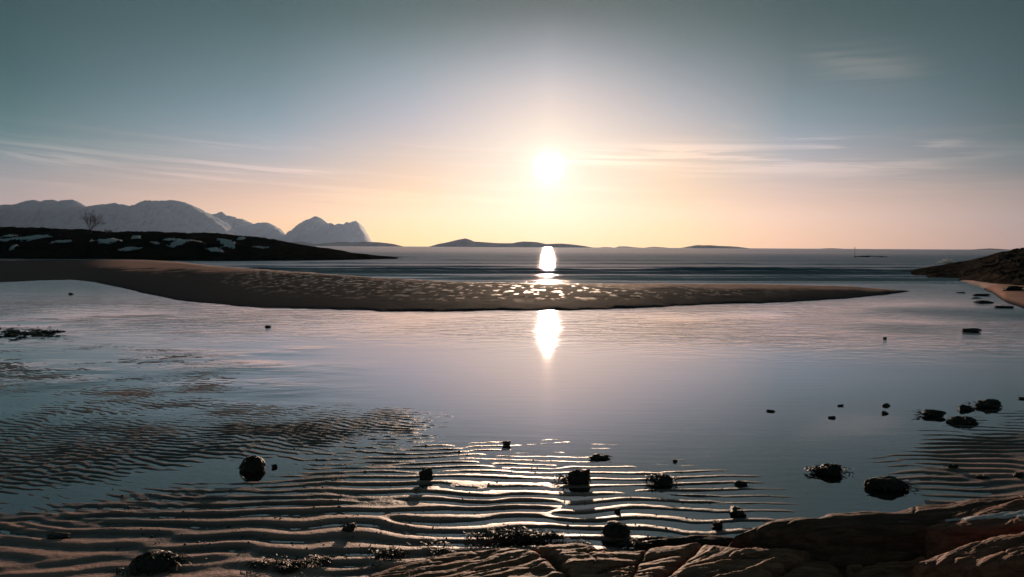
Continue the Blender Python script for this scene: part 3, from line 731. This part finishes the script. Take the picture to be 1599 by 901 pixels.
# ------------------------------------------------------------------ rocks and stones
import bmesh
_ico = {}
def ico(sub):
    if sub not in _ico:
        bm = bmesh.new(); bmesh.ops.create_icosphere(bm, subdivisions=sub, radius=1.0)
        _ico[sub] = (np.array([v.co[:] for v in bm.verts]), np.array([[v.index for v in f.verts] for f in bm.faces])); bm.free()
    return _ico[sub]
def rot_z(a): c, s = math.cos(a), math.sin(a); return np.array([[c, -s, 0], [s, c, 0], [0, 0, 1.0]])
def rot_x(a): c, s = math.cos(a), math.sin(a); return np.array([[1, 0, 0], [0, c, -s], [0, s, c]])
def rot_y(a): c, s = math.cos(a), math.sin(a); return np.array([[c, 0, s], [0, 1, 0], [-s, 0, c]])
def poly_sd(x, y, poly):
    """signed distance to a closed polygon, positive inside"""
    d = np.full(x.shape, 1e9); inside = np.zeros(x.shape, bool); n = len(poly)
    for i in range(n):
        a, b = poly[i], poly[(i + 1) % n]
        ex, ey = b[0] - a[0], b[1] - a[1]
        t = np.clip(((x - a[0]) * ex + (y - a[1]) * ey) / (ex * ex + ey * ey + 1e-12), 0, 1)
        d = np.minimum(d, np.hypot(x - a[0] - t * ex, y - a[1] - t * ey))
        c = ((a[1] > y) != (b[1] > y)) & (x < ex * (y - a[1]) / (ey + (1e-12 if ey >= 0 else -1e-12)) + a[0])
        inside ^= c
    return np.where(inside, d, -d)
def cells(u, v, seed):
    """2D Voronoi: distance to the cell border and a random value for each cell"""
    iu, iv = np.floor(u).astype(np.int64), np.floor(v).astype(np.int64)
    d1 = np.full(u.shape, 9.0); d2 = np.full(u.shape, 9.0); val = np.zeros(u.shape); k0 = int(seed * 37)
    for a in (-1, 0, 1):
        for b in (-1, 0, 1):
            h = _perm[(_perm[(iu + a + k0) & 4095] + iv + b) & 4095]
            d = np.hypot(iu + a + (h % 64) / 64 - u, iv + b + (h // 64) / 64 - v)
            near_ = d < d1
            d2 = np.where(near_, d1, np.minimum(d2, d)); val = np.where(near_, _perm[(h + 7) & 4095] / 4096, val); d1 = np.minimum(d1, d)
    return d2 - d1, val
def slab(rim, seed, label, mat, steep=2.2, bevel=0.10, strike=25.0, famp=0.022, lump=0.05, cracks=(), inner=(), res=0.0095, fscale=10.0, wall=0.5, blocks=0.006):
    """ice-worn bedrock slab: rim points (photo px, py, height), grain running along the strike angle, cracks, rounded edges, falling sides"""
    W3 = np.array([ground(a, b, c) for a, b, c in rim])
    IN = np.array([ground(a, b, c) for a, b, c in list(rim) + list(inner)])
    lo, hi = W3[:, :2].min(0) - wall, W3[:, :2].max(0) + wall
    xs = np.arange(lo[0], hi[0], res); ys = np.arange(lo[1], hi[1], res)
    Yg, Xg = np.meshgrid(ys, xs, indexing='ij')
    wx = Xg + 0.05 * fbm(xyz(Xg * 2.6, Yg * 2.6, seed), 4, .6); wy = Yg + 0.05 * fbm(xyz(Xg * 2.6, Yg * 2.6, seed + 9), 4, .6)
    sd = poly_sd(wx, wy, W3[:, :2])
    num = 0; den = 1e-9
    for p in IN:
        wgt = 1 / (((Xg - p[0]) ** 2 + (Yg - p[1]) ** 2) ** 1.2 + 0.01); num = num + wgt * p[2]; den = den + wgt
    top = num / den
    a = R_(strike); u = wx * math.cos(a) + wy * math.sin(a); v = -wx * math.sin(a) + wy * math.cos(a)
    v = v + 0.22 * fbm(xyz(u * 0.8, v * 0.8, seed + 3), 3)
    lay = ridged(xyz(u * 0.7, v * fscale, seed), 5, .62)
    st = v * fscale * 0.55 + 0.5 * fbm(xyz(u * 1.2, v, seed + 6), 3); fr_ = st - np.floor(st)
    step_ = np.where(fr_ < .86, fr_ / .86, (1 - fr_) / .14)          # low ledges: long backs, short faces
    z = top + lump * fbm(xyz(Xg * 1.7, Yg * 1.7, seed + 1), 3) + famp * (lay - .3) + famp * 0.6 * (step_ - .5) + 0.004 * fbm(xyz(Xg * 22, Yg * 22, seed), 3)
    brd, val = cells(u * 1.0 + .25 * fbm(xyz(Xg * 4, Yg * 4, seed), 3), v * 3.2 + .25 * fbm(xyz(Xg * 4, Yg * 4, seed + 2), 3), seed)
    z = z + blocks * (val - .5) - blocks * 1.8 * np.exp(-(brd / .028) ** 2)
    for (pa, pb, wd, dp) in cracks:                                  # cracks from photo point to photo point
        A_, B_ = ground(*pa), ground(*pb)
        ex, ey = B_[0] - A_[0], B_[1] - A_[1]; L2 = ex * ex + ey * ey
        qx = Xg + 0.04 * fbm(xyz(Xg * 5, Yg * 5, seed + 4), 3); qy = Yg + 0.04 * fbm(xyz(Xg * 5, Yg * 5, seed + 8), 3)
        t = np.clip(((qx - A_[0]) * ex + (qy - A_[1]) * ey) / L2, 0, 1)
        dd = np.hypot(qx - A_[0] - t * ex, qy - A_[1] - t * ey)
        z = z - dp * np.exp(-(dd / wd) ** 2) * np.clip(1.2 - np.abs(t - .5) * 1.2, 0, 1)
    k = np.clip(1 - sd / bevel, 0, 1)
    z = z - np.where(sd > 0, bevel * .55 * (1 - np.sqrt(np.clip(1 - k * k, 0, 1))), bevel * .55)
    z = z + np.where(sd < 0, sd * steep, 0)
    z = np.maximum(z, -0.35)
    keep = (sd > -wall) & (z > -0.34)
    f = grid_faces(*Xg.shape); f = f[keep.ravel()[f].all(1)]
    used = np.unique(f); remap = -np.ones(Xg.size, int); remap[used] = np.arange(len(used))
    c = W3.mean(0)
    V_ = np.stack([Xg - c[0], Yg - c[1], z], -1).reshape(-1, 3)[used]
    o = link('bedrock_slab', mesh_from('bedrock_slab', V_, remap[f]), mat, loc=(c[0], c[1], 0))
    return tag(o, label, 'rock', 'bedrock slabs in the foreground')
R_ = math.radians
slab([(575, 893, .05), (640, 872, .09), (720, 858, .12), (800, 851, .15), (822, 853, .16), (850, 868, .15), (885, 893, .14), (890, 930, .13), (860, 1010, .12), (700, 1010, .12), (560, 940, .05)],
     1.0, 'low brown slab at the bottom edge, left of the diagonal crack', SLAB, strike=12, lump=.04, famp=.018, blocks=.006)
slab([(830, 851, .15), (900, 846, .15), (960, 853, .16), (1040, 846, .17), (1095, 843, .17), (1075, 868, .16), (1030, 900, .15), (1010, 1010, .14), (905, 1010, .13), (897, 905, .12), (868, 866, .15)],
     4.2, 'cracked brown slab at the bottom centre, between the diagonal crack and the smooth grained slab', SLAB, strike=16, famp=.020, cracks=[((905, 862, .15), (1010, 853, .15), .012, .05), ((930, 890, .15), (1060, 862, .15), .015, .06), ((1010, 850, .15), (985, 900, .15), .012, .04)])
slab([(1100, 846, .19), (1160, 849, .20), (1245, 850, .20), (1262, 857, .19), (1235, 872, .18), (1215, 888, .16), (1180, 910, .15), (1150, 1010, .14), (1010, 1010, .15), (1030, 905, .18), (1070, 872, .19)],
     6.1, 'smooth brown slab with fanning grain right of the cracked slab', SLAB, strike=32, famp=.022, blocks=.004, lump=.03, cracks=[((1080, 885, .18), (1200, 862, .19), .012, .03)])
slab([(1255, 862, .13), (1290, 868, .12), (1312, 882, .08), (1310, 940, .06), (1180, 1010, .08), (1200, 905, .11), (1225, 884, .13)],
     8.3, 'dark layered ledge below the right end of the grained slab', SLAB, strike=20, steep=1.0, res=.014)
slab([(950, 842, .02), (1010, 835, .05), (1060, 832, .06), (1120, 833, .06), (1150, 838, .05), (1140, 848, .04), (1000, 852, .02)],
     7.7, 'thin dark ledge behind the brown slabs at the bottom centre', DARKROCK, strike=8, steep=1.0, lump=.02, bevel=.05, res=.012, wall=.2)
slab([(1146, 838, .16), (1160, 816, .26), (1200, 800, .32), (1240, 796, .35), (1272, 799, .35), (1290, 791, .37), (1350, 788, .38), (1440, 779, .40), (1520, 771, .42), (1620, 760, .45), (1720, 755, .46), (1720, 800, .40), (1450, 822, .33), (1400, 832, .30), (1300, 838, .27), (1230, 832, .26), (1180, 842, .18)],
     11.0, 'big shade-darkened bedrock hump at the water edge on the right', HUMP, strike=10, steep=1.7, lump=.04, famp=.010, bevel=.16)
LENS = slab([(1420, 815, .30), (1440, 807, .33), (1480, 796, .38), (1540, 784, .42), (1600, 774, .46), (1720, 762, .5), (1720, 818, .46), (1600, 815, .42), (1540, 825, .37), (1480, 828, .33), (1440, 824, .30)],
     14.0, 'rusty lens-shaped slab at the right edge with a grey ice streak on it', SLAB2, strike=14, lump=.03, famp=.014, bevel=.07, steep=1.6)
slab([(1428, 892, .2), (1440, 869, .30), (1480, 847, .40), (1520, 833, .46), (1560, 823, .50), (1640, 807, .56), (1760, 800, .6), (1760, 905, .52), (1600, 872, .45), (1540, 882, .39), (1490, 886, .32), (1450, 895, .24)],
     17.0, 'rusty rounded slab in the lower right corner', SLAB2, strike=24, lump=.03, famp=.018, bevel=.10, steep=1.8)
slab([(1310, 884, .06), (1340, 877, .09), (1380, 869, .12), (1430, 859, .15), (1450, 863, .14), (1435, 884, .10), (1400, 894, .08), (1340, 894, .05)],
     20.0, 'small pale ledge between the shade-darkened hump and the corner slab', SLAB, strike=16, lump=.02, bevel=.05, steep=1.2, wall=.25)
slab([(1240, 907, .1), (1290, 897, .13), (1350, 892, .16), (1400, 891, .17), (1440, 897, .16), (1470, 918, .12), (1450, 1010, .1), (1260, 1010, .08)],
     23.0, 'reddish hump cut by the bottom edge left of the corner slab', SLAB2, strike=10, lump=.03, bevel=.08)
slab([(1500, 906, .14), (1560, 894, .18), (1640, 889, .2), (1760, 940, .2), (1740, 1010, .1), (1500, 1010, .1)],
     26.0, 'dim brown slab filling the very bottom right corner', SLAB, strike=10, lump=.03, bevel=.06)

def stone_mesh(r, seed, sub=3, lump=.35, e=0.9):
    V, Fc = ico(sub)
    n = np.sign(V) * np.abs(V) ** e
    rr_ = np.random.default_rng(int(seed * 1000))
    for _ in range(11):                                          # flat broken faces
        q = rr_.normal(size=3); q /= np.linalg.norm(q)
        t_ = np.maximum(n @ q - rr_.uniform(.52, .82), 0); n = n - .92 * t_[:, None] * q
    n = n * 1.22
    k = 1 + 1.1 * lump * fbm(V * 1.3 + seed, 3) + 0.12 * ridged(V * 1.9 + seed, 4, .6)
    P = n * k[:, None] * np.array(r)
    return P, Fc
def frond(r, p, d, L, wdt, droop, segs=4, floor=None, hull=None):
    q = np.array(p, float); d = np.array(d, float); d /= np.linalg.norm(d) + 1e-9
    V = []; side = np.cross(d, [0, 0, 1.0]); side /= np.linalg.norm(side) + 1e-9
    roll_ = r.uniform(-.8, .8)
    for i in range(segs + 1):
        sv = side * math.cos(roll_) + np.array([0, 0, 1.0]) * math.sin(roll_)
        ww = wdt * (0.55 + 0.45 * math.sin(math.pi * min(1, .15 + i / segs)))
        V += [q - sv * ww / 2, q + sv * ww / 2]
        d = d + np.array([r.uniform(-.35, .35), r.uniform(-.35, .35), -droop + r.uniform(-.2, .2)]); d /= np.linalg.norm(d)
        q = q + d * L / segs
        if hull is not None:                                     # keep it lying on the stone
            c_ = np.array([0, 0, hull[2] * .40]); e_ = (q - c_) / np.array(hull); m_ = np.linalg.norm(e_)
            if m_ < 1.1: q = c_ + (q - c_) * (r.uniform(1.02, 1.18) / max(m_, .3))
        if floor is not None and q[2] < floor: q[2] = floor + r.uniform(0, .012)
    F_ = [(2 * i, 2 * i + 1, 2 * i + 3, 2 * i + 2) for i in range(segs)]
    return np.array(V), np.array(F_)
def stone(px, py, wpx, hpx, seed, label, weed=0, name='stone', cat='stone', group='stones lying on the sand flat', depthr=0.8, z=None, mat=None, side=(), lump=.6):
    """px, py: middle of its foot in the photograph"""
    g = ground(px, py, 0.0)
    z0 = float(sand_height(np.array([g[0]]), np.array([g[1]]))[0]); z0 = max(z0, 0.004)
    k = g[1] / FPX; rx = wpx / 2 * k * .88
    el = CAMZ / math.hypot(g[1], CAMZ)
    hz = max(hpx * k * 0.92, 0.02)                               # visible height
    rz = max(hz * 0.48, 0.017)
    root = empty(name, (g[0], g[1] + rx * depthr * .5, z0 - 0.006 * min(1, hz * 5)))
    Pv, Fc = stone_mesh((rx, rx * depthr, rz), seed, 4 if wpx > 20 else 3, lump)
    Pv[:, 2] += rz * 0.40
    link('stone_body', mesh_from('stone_body', Pv, Fc), mat or STONE, root)
    if weed:
        r = random.Random(int(seed * 100)); acc = Acc()
        for i in range(int(weed * 2.6)):
            a = r.uniform(0, 2 * math.pi); u = r.random() ** .6
            sx, sy = math.cos(a) * u, math.sin(a) * u
            pz = rz * (0.40 + 1.12 * math.sqrt(max(0, 1 - u * u))); sx *= 1.15; sy *= 1.15
            acc.add(*frond(r, (sx * rx, sy * rx * depthr, pz), (sx + r.uniform(-.3, .3), sy + r.uniform(-.3, .3), -.05 - .5 * u), r.uniform(.2, .55) * rx, r.uniform(.007, .018), .6, 4, 0.008, (rx, rx * depthr, rz)))
        for (ox, n_, sp) in side:                                # a skirt of weed trailing to one side
            for i in range(n_):
                acc.add(*frond(r, (ox * rx + r.gauss(0, sp * rx), r.gauss(0, rx * .25), r.uniform(.015, .06)), (r.uniform(-1, 1), r.uniform(-1, 1), .5), r.uniform(.04, .11), r.uniform(.008, .018), .5, 3, 0.012))
        link('seaweed', acc.mesh('seaweed'), WEED, root)['kind'] = 'stuff'
    return tag(root, label, cat, group)
stone(392, 735, 36, 32, 1.3, 'large round weed-covered stone in the calm pool left of centre', 160, lump=.2)
stone(429, 730, 9, 7, 2.1, 'small pebble just right of the large round weedy stone')
stone(666, 748, 22, 24, 3.7, 'dark blocky stone standing in a puddle among the ripples left of centre', 20, depthr=.7)
stone(791, 696, 15, 11, 4.4, 'small angular stone at the water edge below the sun glint')
stone(905, 755, 36, 30, 5.2, 'pointed weedy stone with wet weed at its left side, right of centre', 120, side=[(-1.3, 90, .45)])
stone(938, 716, 32, 7, 6.6, 'flat dark stone in the water above the pointed weedy stone', 30, depthr=.5)
stone(1034, 756, 34, 20, 7.9, 'rounded stone with a weed tail, right of the pointed weedy stone', 50, side=[(-1.1, 50, .3), (1.2, 25, .4)])
stone(1158, 757, 20, 7, 8.2, 'low weedy stone on a ripple crest between two larger stones', 20, depthr=.5)
stone(1055, 721, 7, 5, 9.2, 'tiny stone in the water beyond the rounded stone with a weed tail')
stone(1300, 741, 36, 22, 10.1, 'weedy stone with a long weed tail in the pool on the right', 80, side=[(-1.5, 90, .4), (.9, 30, .5)])
stone(1390, 764, 52, 24, 11.4, 'broad weedy mound at the pool edge near the right-hand slabs', 160, side=[(1.2, 70, .3), (-.8, 60, .2)], depthr=.6)
stone(1460, 650, 34, 13, 12.7, 'leftmost weedy stone of the four lying close together in the water on the right', 70, side=[(-1.2, 30, .3)], depthr=.6)
stone(1507, 661, 42, 14, 13.5, 'nearest weedy stone of the four lying close together in the water on the right', 90, depthr=.6)
stone(1547, 636, 36, 14, 14.3, 'farthest right weedy stone of the four lying close together in the water on the right', 80, side=[(-1.3, 50, .4)], depthr=.6)
stone(1509, 640, 22, 9, 15.2, 'smallest weedy stone of the four lying close together in the water on the right', 40, depthr=.6)
stone(1205, 643, 13, 4, 16.6, 'lone flat stone in the still water, leftmost of five specks', depthr=.5)
stone(1313, 634, 9, 3, 17.3, 'speck of stone in the still water, middle of five and farther out', depthr=.5)
stone(1299, 653, 12, 4, 18.8, 'speck of stone in the still water, nearest of five', depthr=.5)
stone(1384, 634, 13, 6, 19.1, 'upper of two small stones close together in the still water', depthr=.6)
stone(1382, 646, 11, 6, 20.3, 'lower of two small stones close together in the still water', depthr=.6)
stone(1521, 518, 26, 8, 21.9, 'dark rock alone in the choppy lagoon on the right', lump=.3, depthr=.6)
stone(1383, 529, 6, 4, 22.2, 'tiny rock in the choppy lagoon left of the lone dark rock')
stone(418, 511, 10, 4, 23.4, 'small dark stone in the still lagoon left of centre', depthr=.5)
stone(110, 460, 7, 4, 24.9, 'tiny dark stone in the lagoon at the far left')
stone(545, 833, 24, 14, 25.5, 'dark stone half buried in the ripples at the lower left of centre', 10)
stone(92, 842, 34, 12, 26.3, 'flat dark stone at the edge of the calm channel, far lower left', depthr=.5)
stone(235, 890, 70, 26, 27.1, 'black weed-hung boulder at the lower left', 140, side=[(1.05, 70, .15)], lump=.25)
stone(962, 840, 44, 24, 28.2, 'weed-covered boulder against the back of the brown slabs', 170, lump=.3)
stone(965, 800, 11, 7, 29.6, 'little stone on a ripple crest above the weed-covered boulder')
stone(1152, 803, 24, 14, 30.8, 'smooth elongated stone at the water edge by the shade-darkened boulder', depthr=1.4)
stone(1122, 823, 17, 13, 31.5, 'dark round stone next to the smooth elongated stone', 20)
stone(1490, 733, 16, 7, 32.6, 'weed tuft on the right-hand ripples below the four weedy stones', 50, depthr=.6)
stone(1592, 747, 14, 10, 33.4, 'weedy stone cut by the right edge on the ripples', 40)
stone(1537, 748, 20, 5, 34.4, 'low weed tuft on the right-hand ripples nearest the slabs', 40, depthr=.5)
stone(1597, 623, 12, 4, 35.1, 'stone cut by the right edge in the still water', depthr=.5)
# rocks at the foot of the point
for (qx, qy, ww, hh, sd, lab) in [(1502, 457.5, 14, 2.5, 41.2, 'farthest of the low rocks off the little beach'), (1532, 462, 24, 4, 42.3, 'long low rock touching the little beach'),
                                  (1526, 466, 12, 2.5, 43.6, 'small rock between two longer ones off the little beach'), (1540, 473, 28, 6, 44.4, 'largest low rock off the little beach'), (1572, 481, 26, 5, 45.7, 'nearest of the low rocks off the little beach')]:
    stone(qx, qy, ww, hh, sd, lab, group='low rocks off the little beach', depthr=.7, lump=.75, name='shore_rock', cat='rock', mat=DARKROCK)
stone(1586, 461, 34, 9, 46.9, 'dark rock lying on the little beach at the right edge', group='low rocks off the little beach', name='shore_rock', cat='rock', mat=DARKROCK, depthr=.8)

# ------------------------------------------------------------------ beacon pole, skerry and spray
sk = at_depth(1360, 402, 205); 
V, Fc = ico(4)
Pv = V * np.array([5.2, 1.8, .42]) * (1 + .4 * fbm(V * 2.0 + 3, 3))[:, None]
skerry = link('skerry', mesh_from('skerry', Pv, Fc), DARKROCK, loc=(sk[0], 205, -.05))
tag(skerry, 'low dark skerry awash in the sea beside the thin marker pole', 'skerry')
V, Fc = ico(3)
link('surf', mesh_from('surf', V * np.array([1.6, .35, .22]) * (1 + .7 * fbm(V * 3 + 1, 3))[:, None], Fc), FOAM, skerry, (0.4, -1.7, .22))
bp = at_depth(1334.5, 401.5, 206)
root = empty('marker_pole', (bp[0], 206, -.2))
link('pole', mesh_from('pole', *tube([(0, 0, -.3), (0, 0, 1.2), (0, 0, 3.0)], [.07, .06, .05], 8)), STEEL, root)
link('top_mark', mesh_from('top_mark', *tube([(0, 0, 2.7), (0, 0, 2.72), (0, 0, 3.1), (0, 0, 3.12)], [.01, .12, .12, .01], 8)), STEEL, root)
link('footing', mesh_from('footing', *tube([(0, 0, -.5), (0, 0, .3), (0, 0, .45)], [.5, .42, .01], 10)), STEEL, root)
tag(root, 'thin dark marker pole standing in the sea left of the skerry', 'marker')
sp = at_depth(1481, 411, 92); r = random.Random(5); acc = Acc(); V, Fc = ico(1)
for i in range(420):
    a = r.gauss(0, 1); h_ = abs(r.gauss(0, .38)) * math.exp(-abs(a + .2))
    acc.add(V * r.uniform(.015, .07) * np.array([1.4, 1, 1]) + np.array([a * .75, r.gauss(0, .3), h_ + .02]), Fc)
tag(link('sea_spray', acc.mesh('sea_spray'), FOAM, loc=(sp[0], 92, max(sp[2], .1))), 'white burst of spray where the sea breaks on the rocky point', 'spray', kind='stuff')

# ------------------------------------------------------------------ seaweed wrack and ice
r = random.Random(12); acc = Acc()
line = [(200, 893, 10), (300, 888, 12), (420, 886, 12), (500, 882, 12), (570, 873, 14), (640, 864, 15), (700, 852, 13), (760, 841, 14), (810, 835, 13), (860, 839, 10), (930, 848, 9), (990, 850, 7)]
for i in range(7500):
    s = r.random() * (len(line) - 1); k = int(s); f = s - k
    qx = line[k][0] * (1 - f) + line[k + 1][0] * f; qy = line[k][1] * (1 - f) + line[k + 1][1] * f; wd = line[k][2] * (1 - f) + line[k + 1][2] * f
    qy += r.gauss(0, wd * .36); qx += r.gauss(0, 14)
    g = ground(qx, qy, .03)
    cl = fbm(xyz(g[0] * 2.6, g[1] * 5, 3.3), 3)
    if cl < 0.02: continue
    acc.add(*frond(r, (g[0], g[1], .03 + .05 * max(cl, 0) + r.uniform(0, .02)), (r.uniform(-1, 1), r.uniform(-1, 1), r.uniform(-.2, .3)), r.uniform(.03, .09), r.uniform(.004, .012), .35, 3, 0.02))
tag(link('seaweed_wrack', acc.mesh('seaweed_wrack'), WEED), 'tangled wet seaweed strewn along the back of the foreground slabs', 'seaweed', kind='stuff')
acc = Acc()
for i in range(1600):
    qx, qy = r.uniform(-60, 96), r.gauss(521, 3.6)
    if perlin(xyz(qx * .05, qy * .28, 9.3)) < -.05 + .25 * sstep(50, 100, qx): continue
    g = ground(qx, qy)
    acc.add(*frond(r, (g[0], g[1], .008 + r.uniform(0, .02)), (r.uniform(-1, 1), r.uniform(-.5, .5), r.uniform(-.1, .1)), r.uniform(.10, .30), r.uniform(.02, .05), .5, 3, .006))
tag(link('seaweed_patch', acc.mesh('seaweed_patch'), WEED), 'flat patch of dark seaweed in the shallows at the left edge', 'seaweed', kind='stuff')

r = random.Random(44); acc = Acc(); V, Fc = ico(1); pts_ = []
while len(pts_) < 520:
    qx, qy = r.uniform(150, 1330), r.uniform(690, 868)
    if qy < 800 - .22 * qx: continue
    pts_.append(ground(qx, qy))
pts_ = np.array(pts_); hz_ = sand_height(pts_[:, 0], pts_[:, 1])
for p_, z_ in zip(pts_, hz_):
    if z_ < 0.0: continue
    acc.add(V * np.array([r.uniform(.5, 1.3), r.uniform(.5, 1.2), r.uniform(.4, .8)]) * r.uniform(.004, .013) * (1 + .5 * r.random() ** 3) + np.array([p_[0], p_[1], z_ + .002]), Fc)
tag(link('pebbles', acc.mesh('pebbles'), STONE), 'tiny pebbles and shell bits strewn over the rippled sand', 'pebbles', kind='stuff')
from mathutils.bvhtree import BVHTree
def drape(name, line, widths, slab_obj, mat, lift, seed, nu=70, nv=12):
    me_ = slab_obj.data
    co = np.empty(len(me_.vertices) * 3, np.float32); me_.vertices.foreach_get('co', co); co = co.reshape(-1, 3) + np.array(slab_obj.location)
    bvh = BVHTree.FromPolygons([tuple(c) for c in co], [tuple(p.vertices) for p in me_.polygons])
    V_ = []; ok = []
    for i in range(nu):
        f = i / (nu - 1) * (len(line) - 1); k_ = min(int(f), len(line) - 2); f -= k_
        cx = line[k_][0] * (1 - f) + line[k_ + 1][0] * f; cy = line[k_][1] * (1 - f) + line[k_ + 1][1] * f; wd = widths[k_] * (1 - f) + widths[k_ + 1] * f
        for j in range(nv):
            o_ = (j / (nv - 1) - .5) * wd * (1 + .6 * float(perlin(xyz(i * .17, j * .01, seed)))) + 1.5 * float(perlin(xyz(i * .3, (j > nv / 2) * 5.0, seed)))
            d_ = Vector(tuple(ray(cx, cy + o_)))
            h_ = bvh.ray_cast(Vector((0, 0, CAMZ)), d_)
            ok.append(h_[0] is not None)
            V_.append(tuple(h_[0] + Vector((0, 0, lift * (1 - (2 * j / (nv - 1) - 1) ** 4)))) if h_[0] is not None else (0, 0, 0))
    f_ = grid_faces(nu, nv); f_ = f_[np.array(ok)[f_].all(1)]
    V_ = np.array(V_); e_ = np.abs(V_[f_] - V_[f_].mean(1, keepdims=True)).max((1, 2)); f_ = f_[e_ < .08]
    used = np.unique(f_); remap = -np.ones(len(V_), int); remap[used] = np.arange(len(used))
    return link(name, mesh_from(name, V_[used], remap[f_]), mat)
tag(drape('ice_streak', [(1476, 813), (1520, 809), (1560, 805), (1620, 800), (1680, 796)], [2, 6, 9, 10, 10], LENS, ICE, .006, 3.0), 'grey streak of thin ice on the rusty slab at the right edge', 'ice')

# ------------------------------------------------------------------ haze
m = bpy.data.materials.new('haze'); m.use_nodes = True; m.node_tree.nodes.clear()
hv = m.node_tree.nodes.new('ShaderNodeVolumePrincipled')
hv.inputs['Color'].default_value = (0.42, 0.59, 0.90, 1)
hv.inputs['Density'].default_value = HAZE_DENSITY
hv.inputs['Anisotropy'].default_value = 0.55
ho = m.node_tree.nodes.new('ShaderNodeOutputMaterial'); m.node_tree.links.new(hv.outputs[0], ho.inputs['Volume'])
x0, x1, y0, y1, z0, z1 = -16000, 16000, -400, 15200, -4.5, 760
V = [(x, y, z) for z in (z0, z1) for y in (y0, y1) for x in (x0, x1)]
Fh = [(0, 2, 3, 1), (4, 5, 7, 6), (0, 1, 5, 4), (2, 6, 7, 3), (0, 4, 6, 2), (1, 3, 7, 5)]
haze = link('haze', mesh_from('haze', V, Fh, smooth=False), m)
tag(haze, 'thin sea haze lying over the bay and mountains', 'haze', kind='stuff')
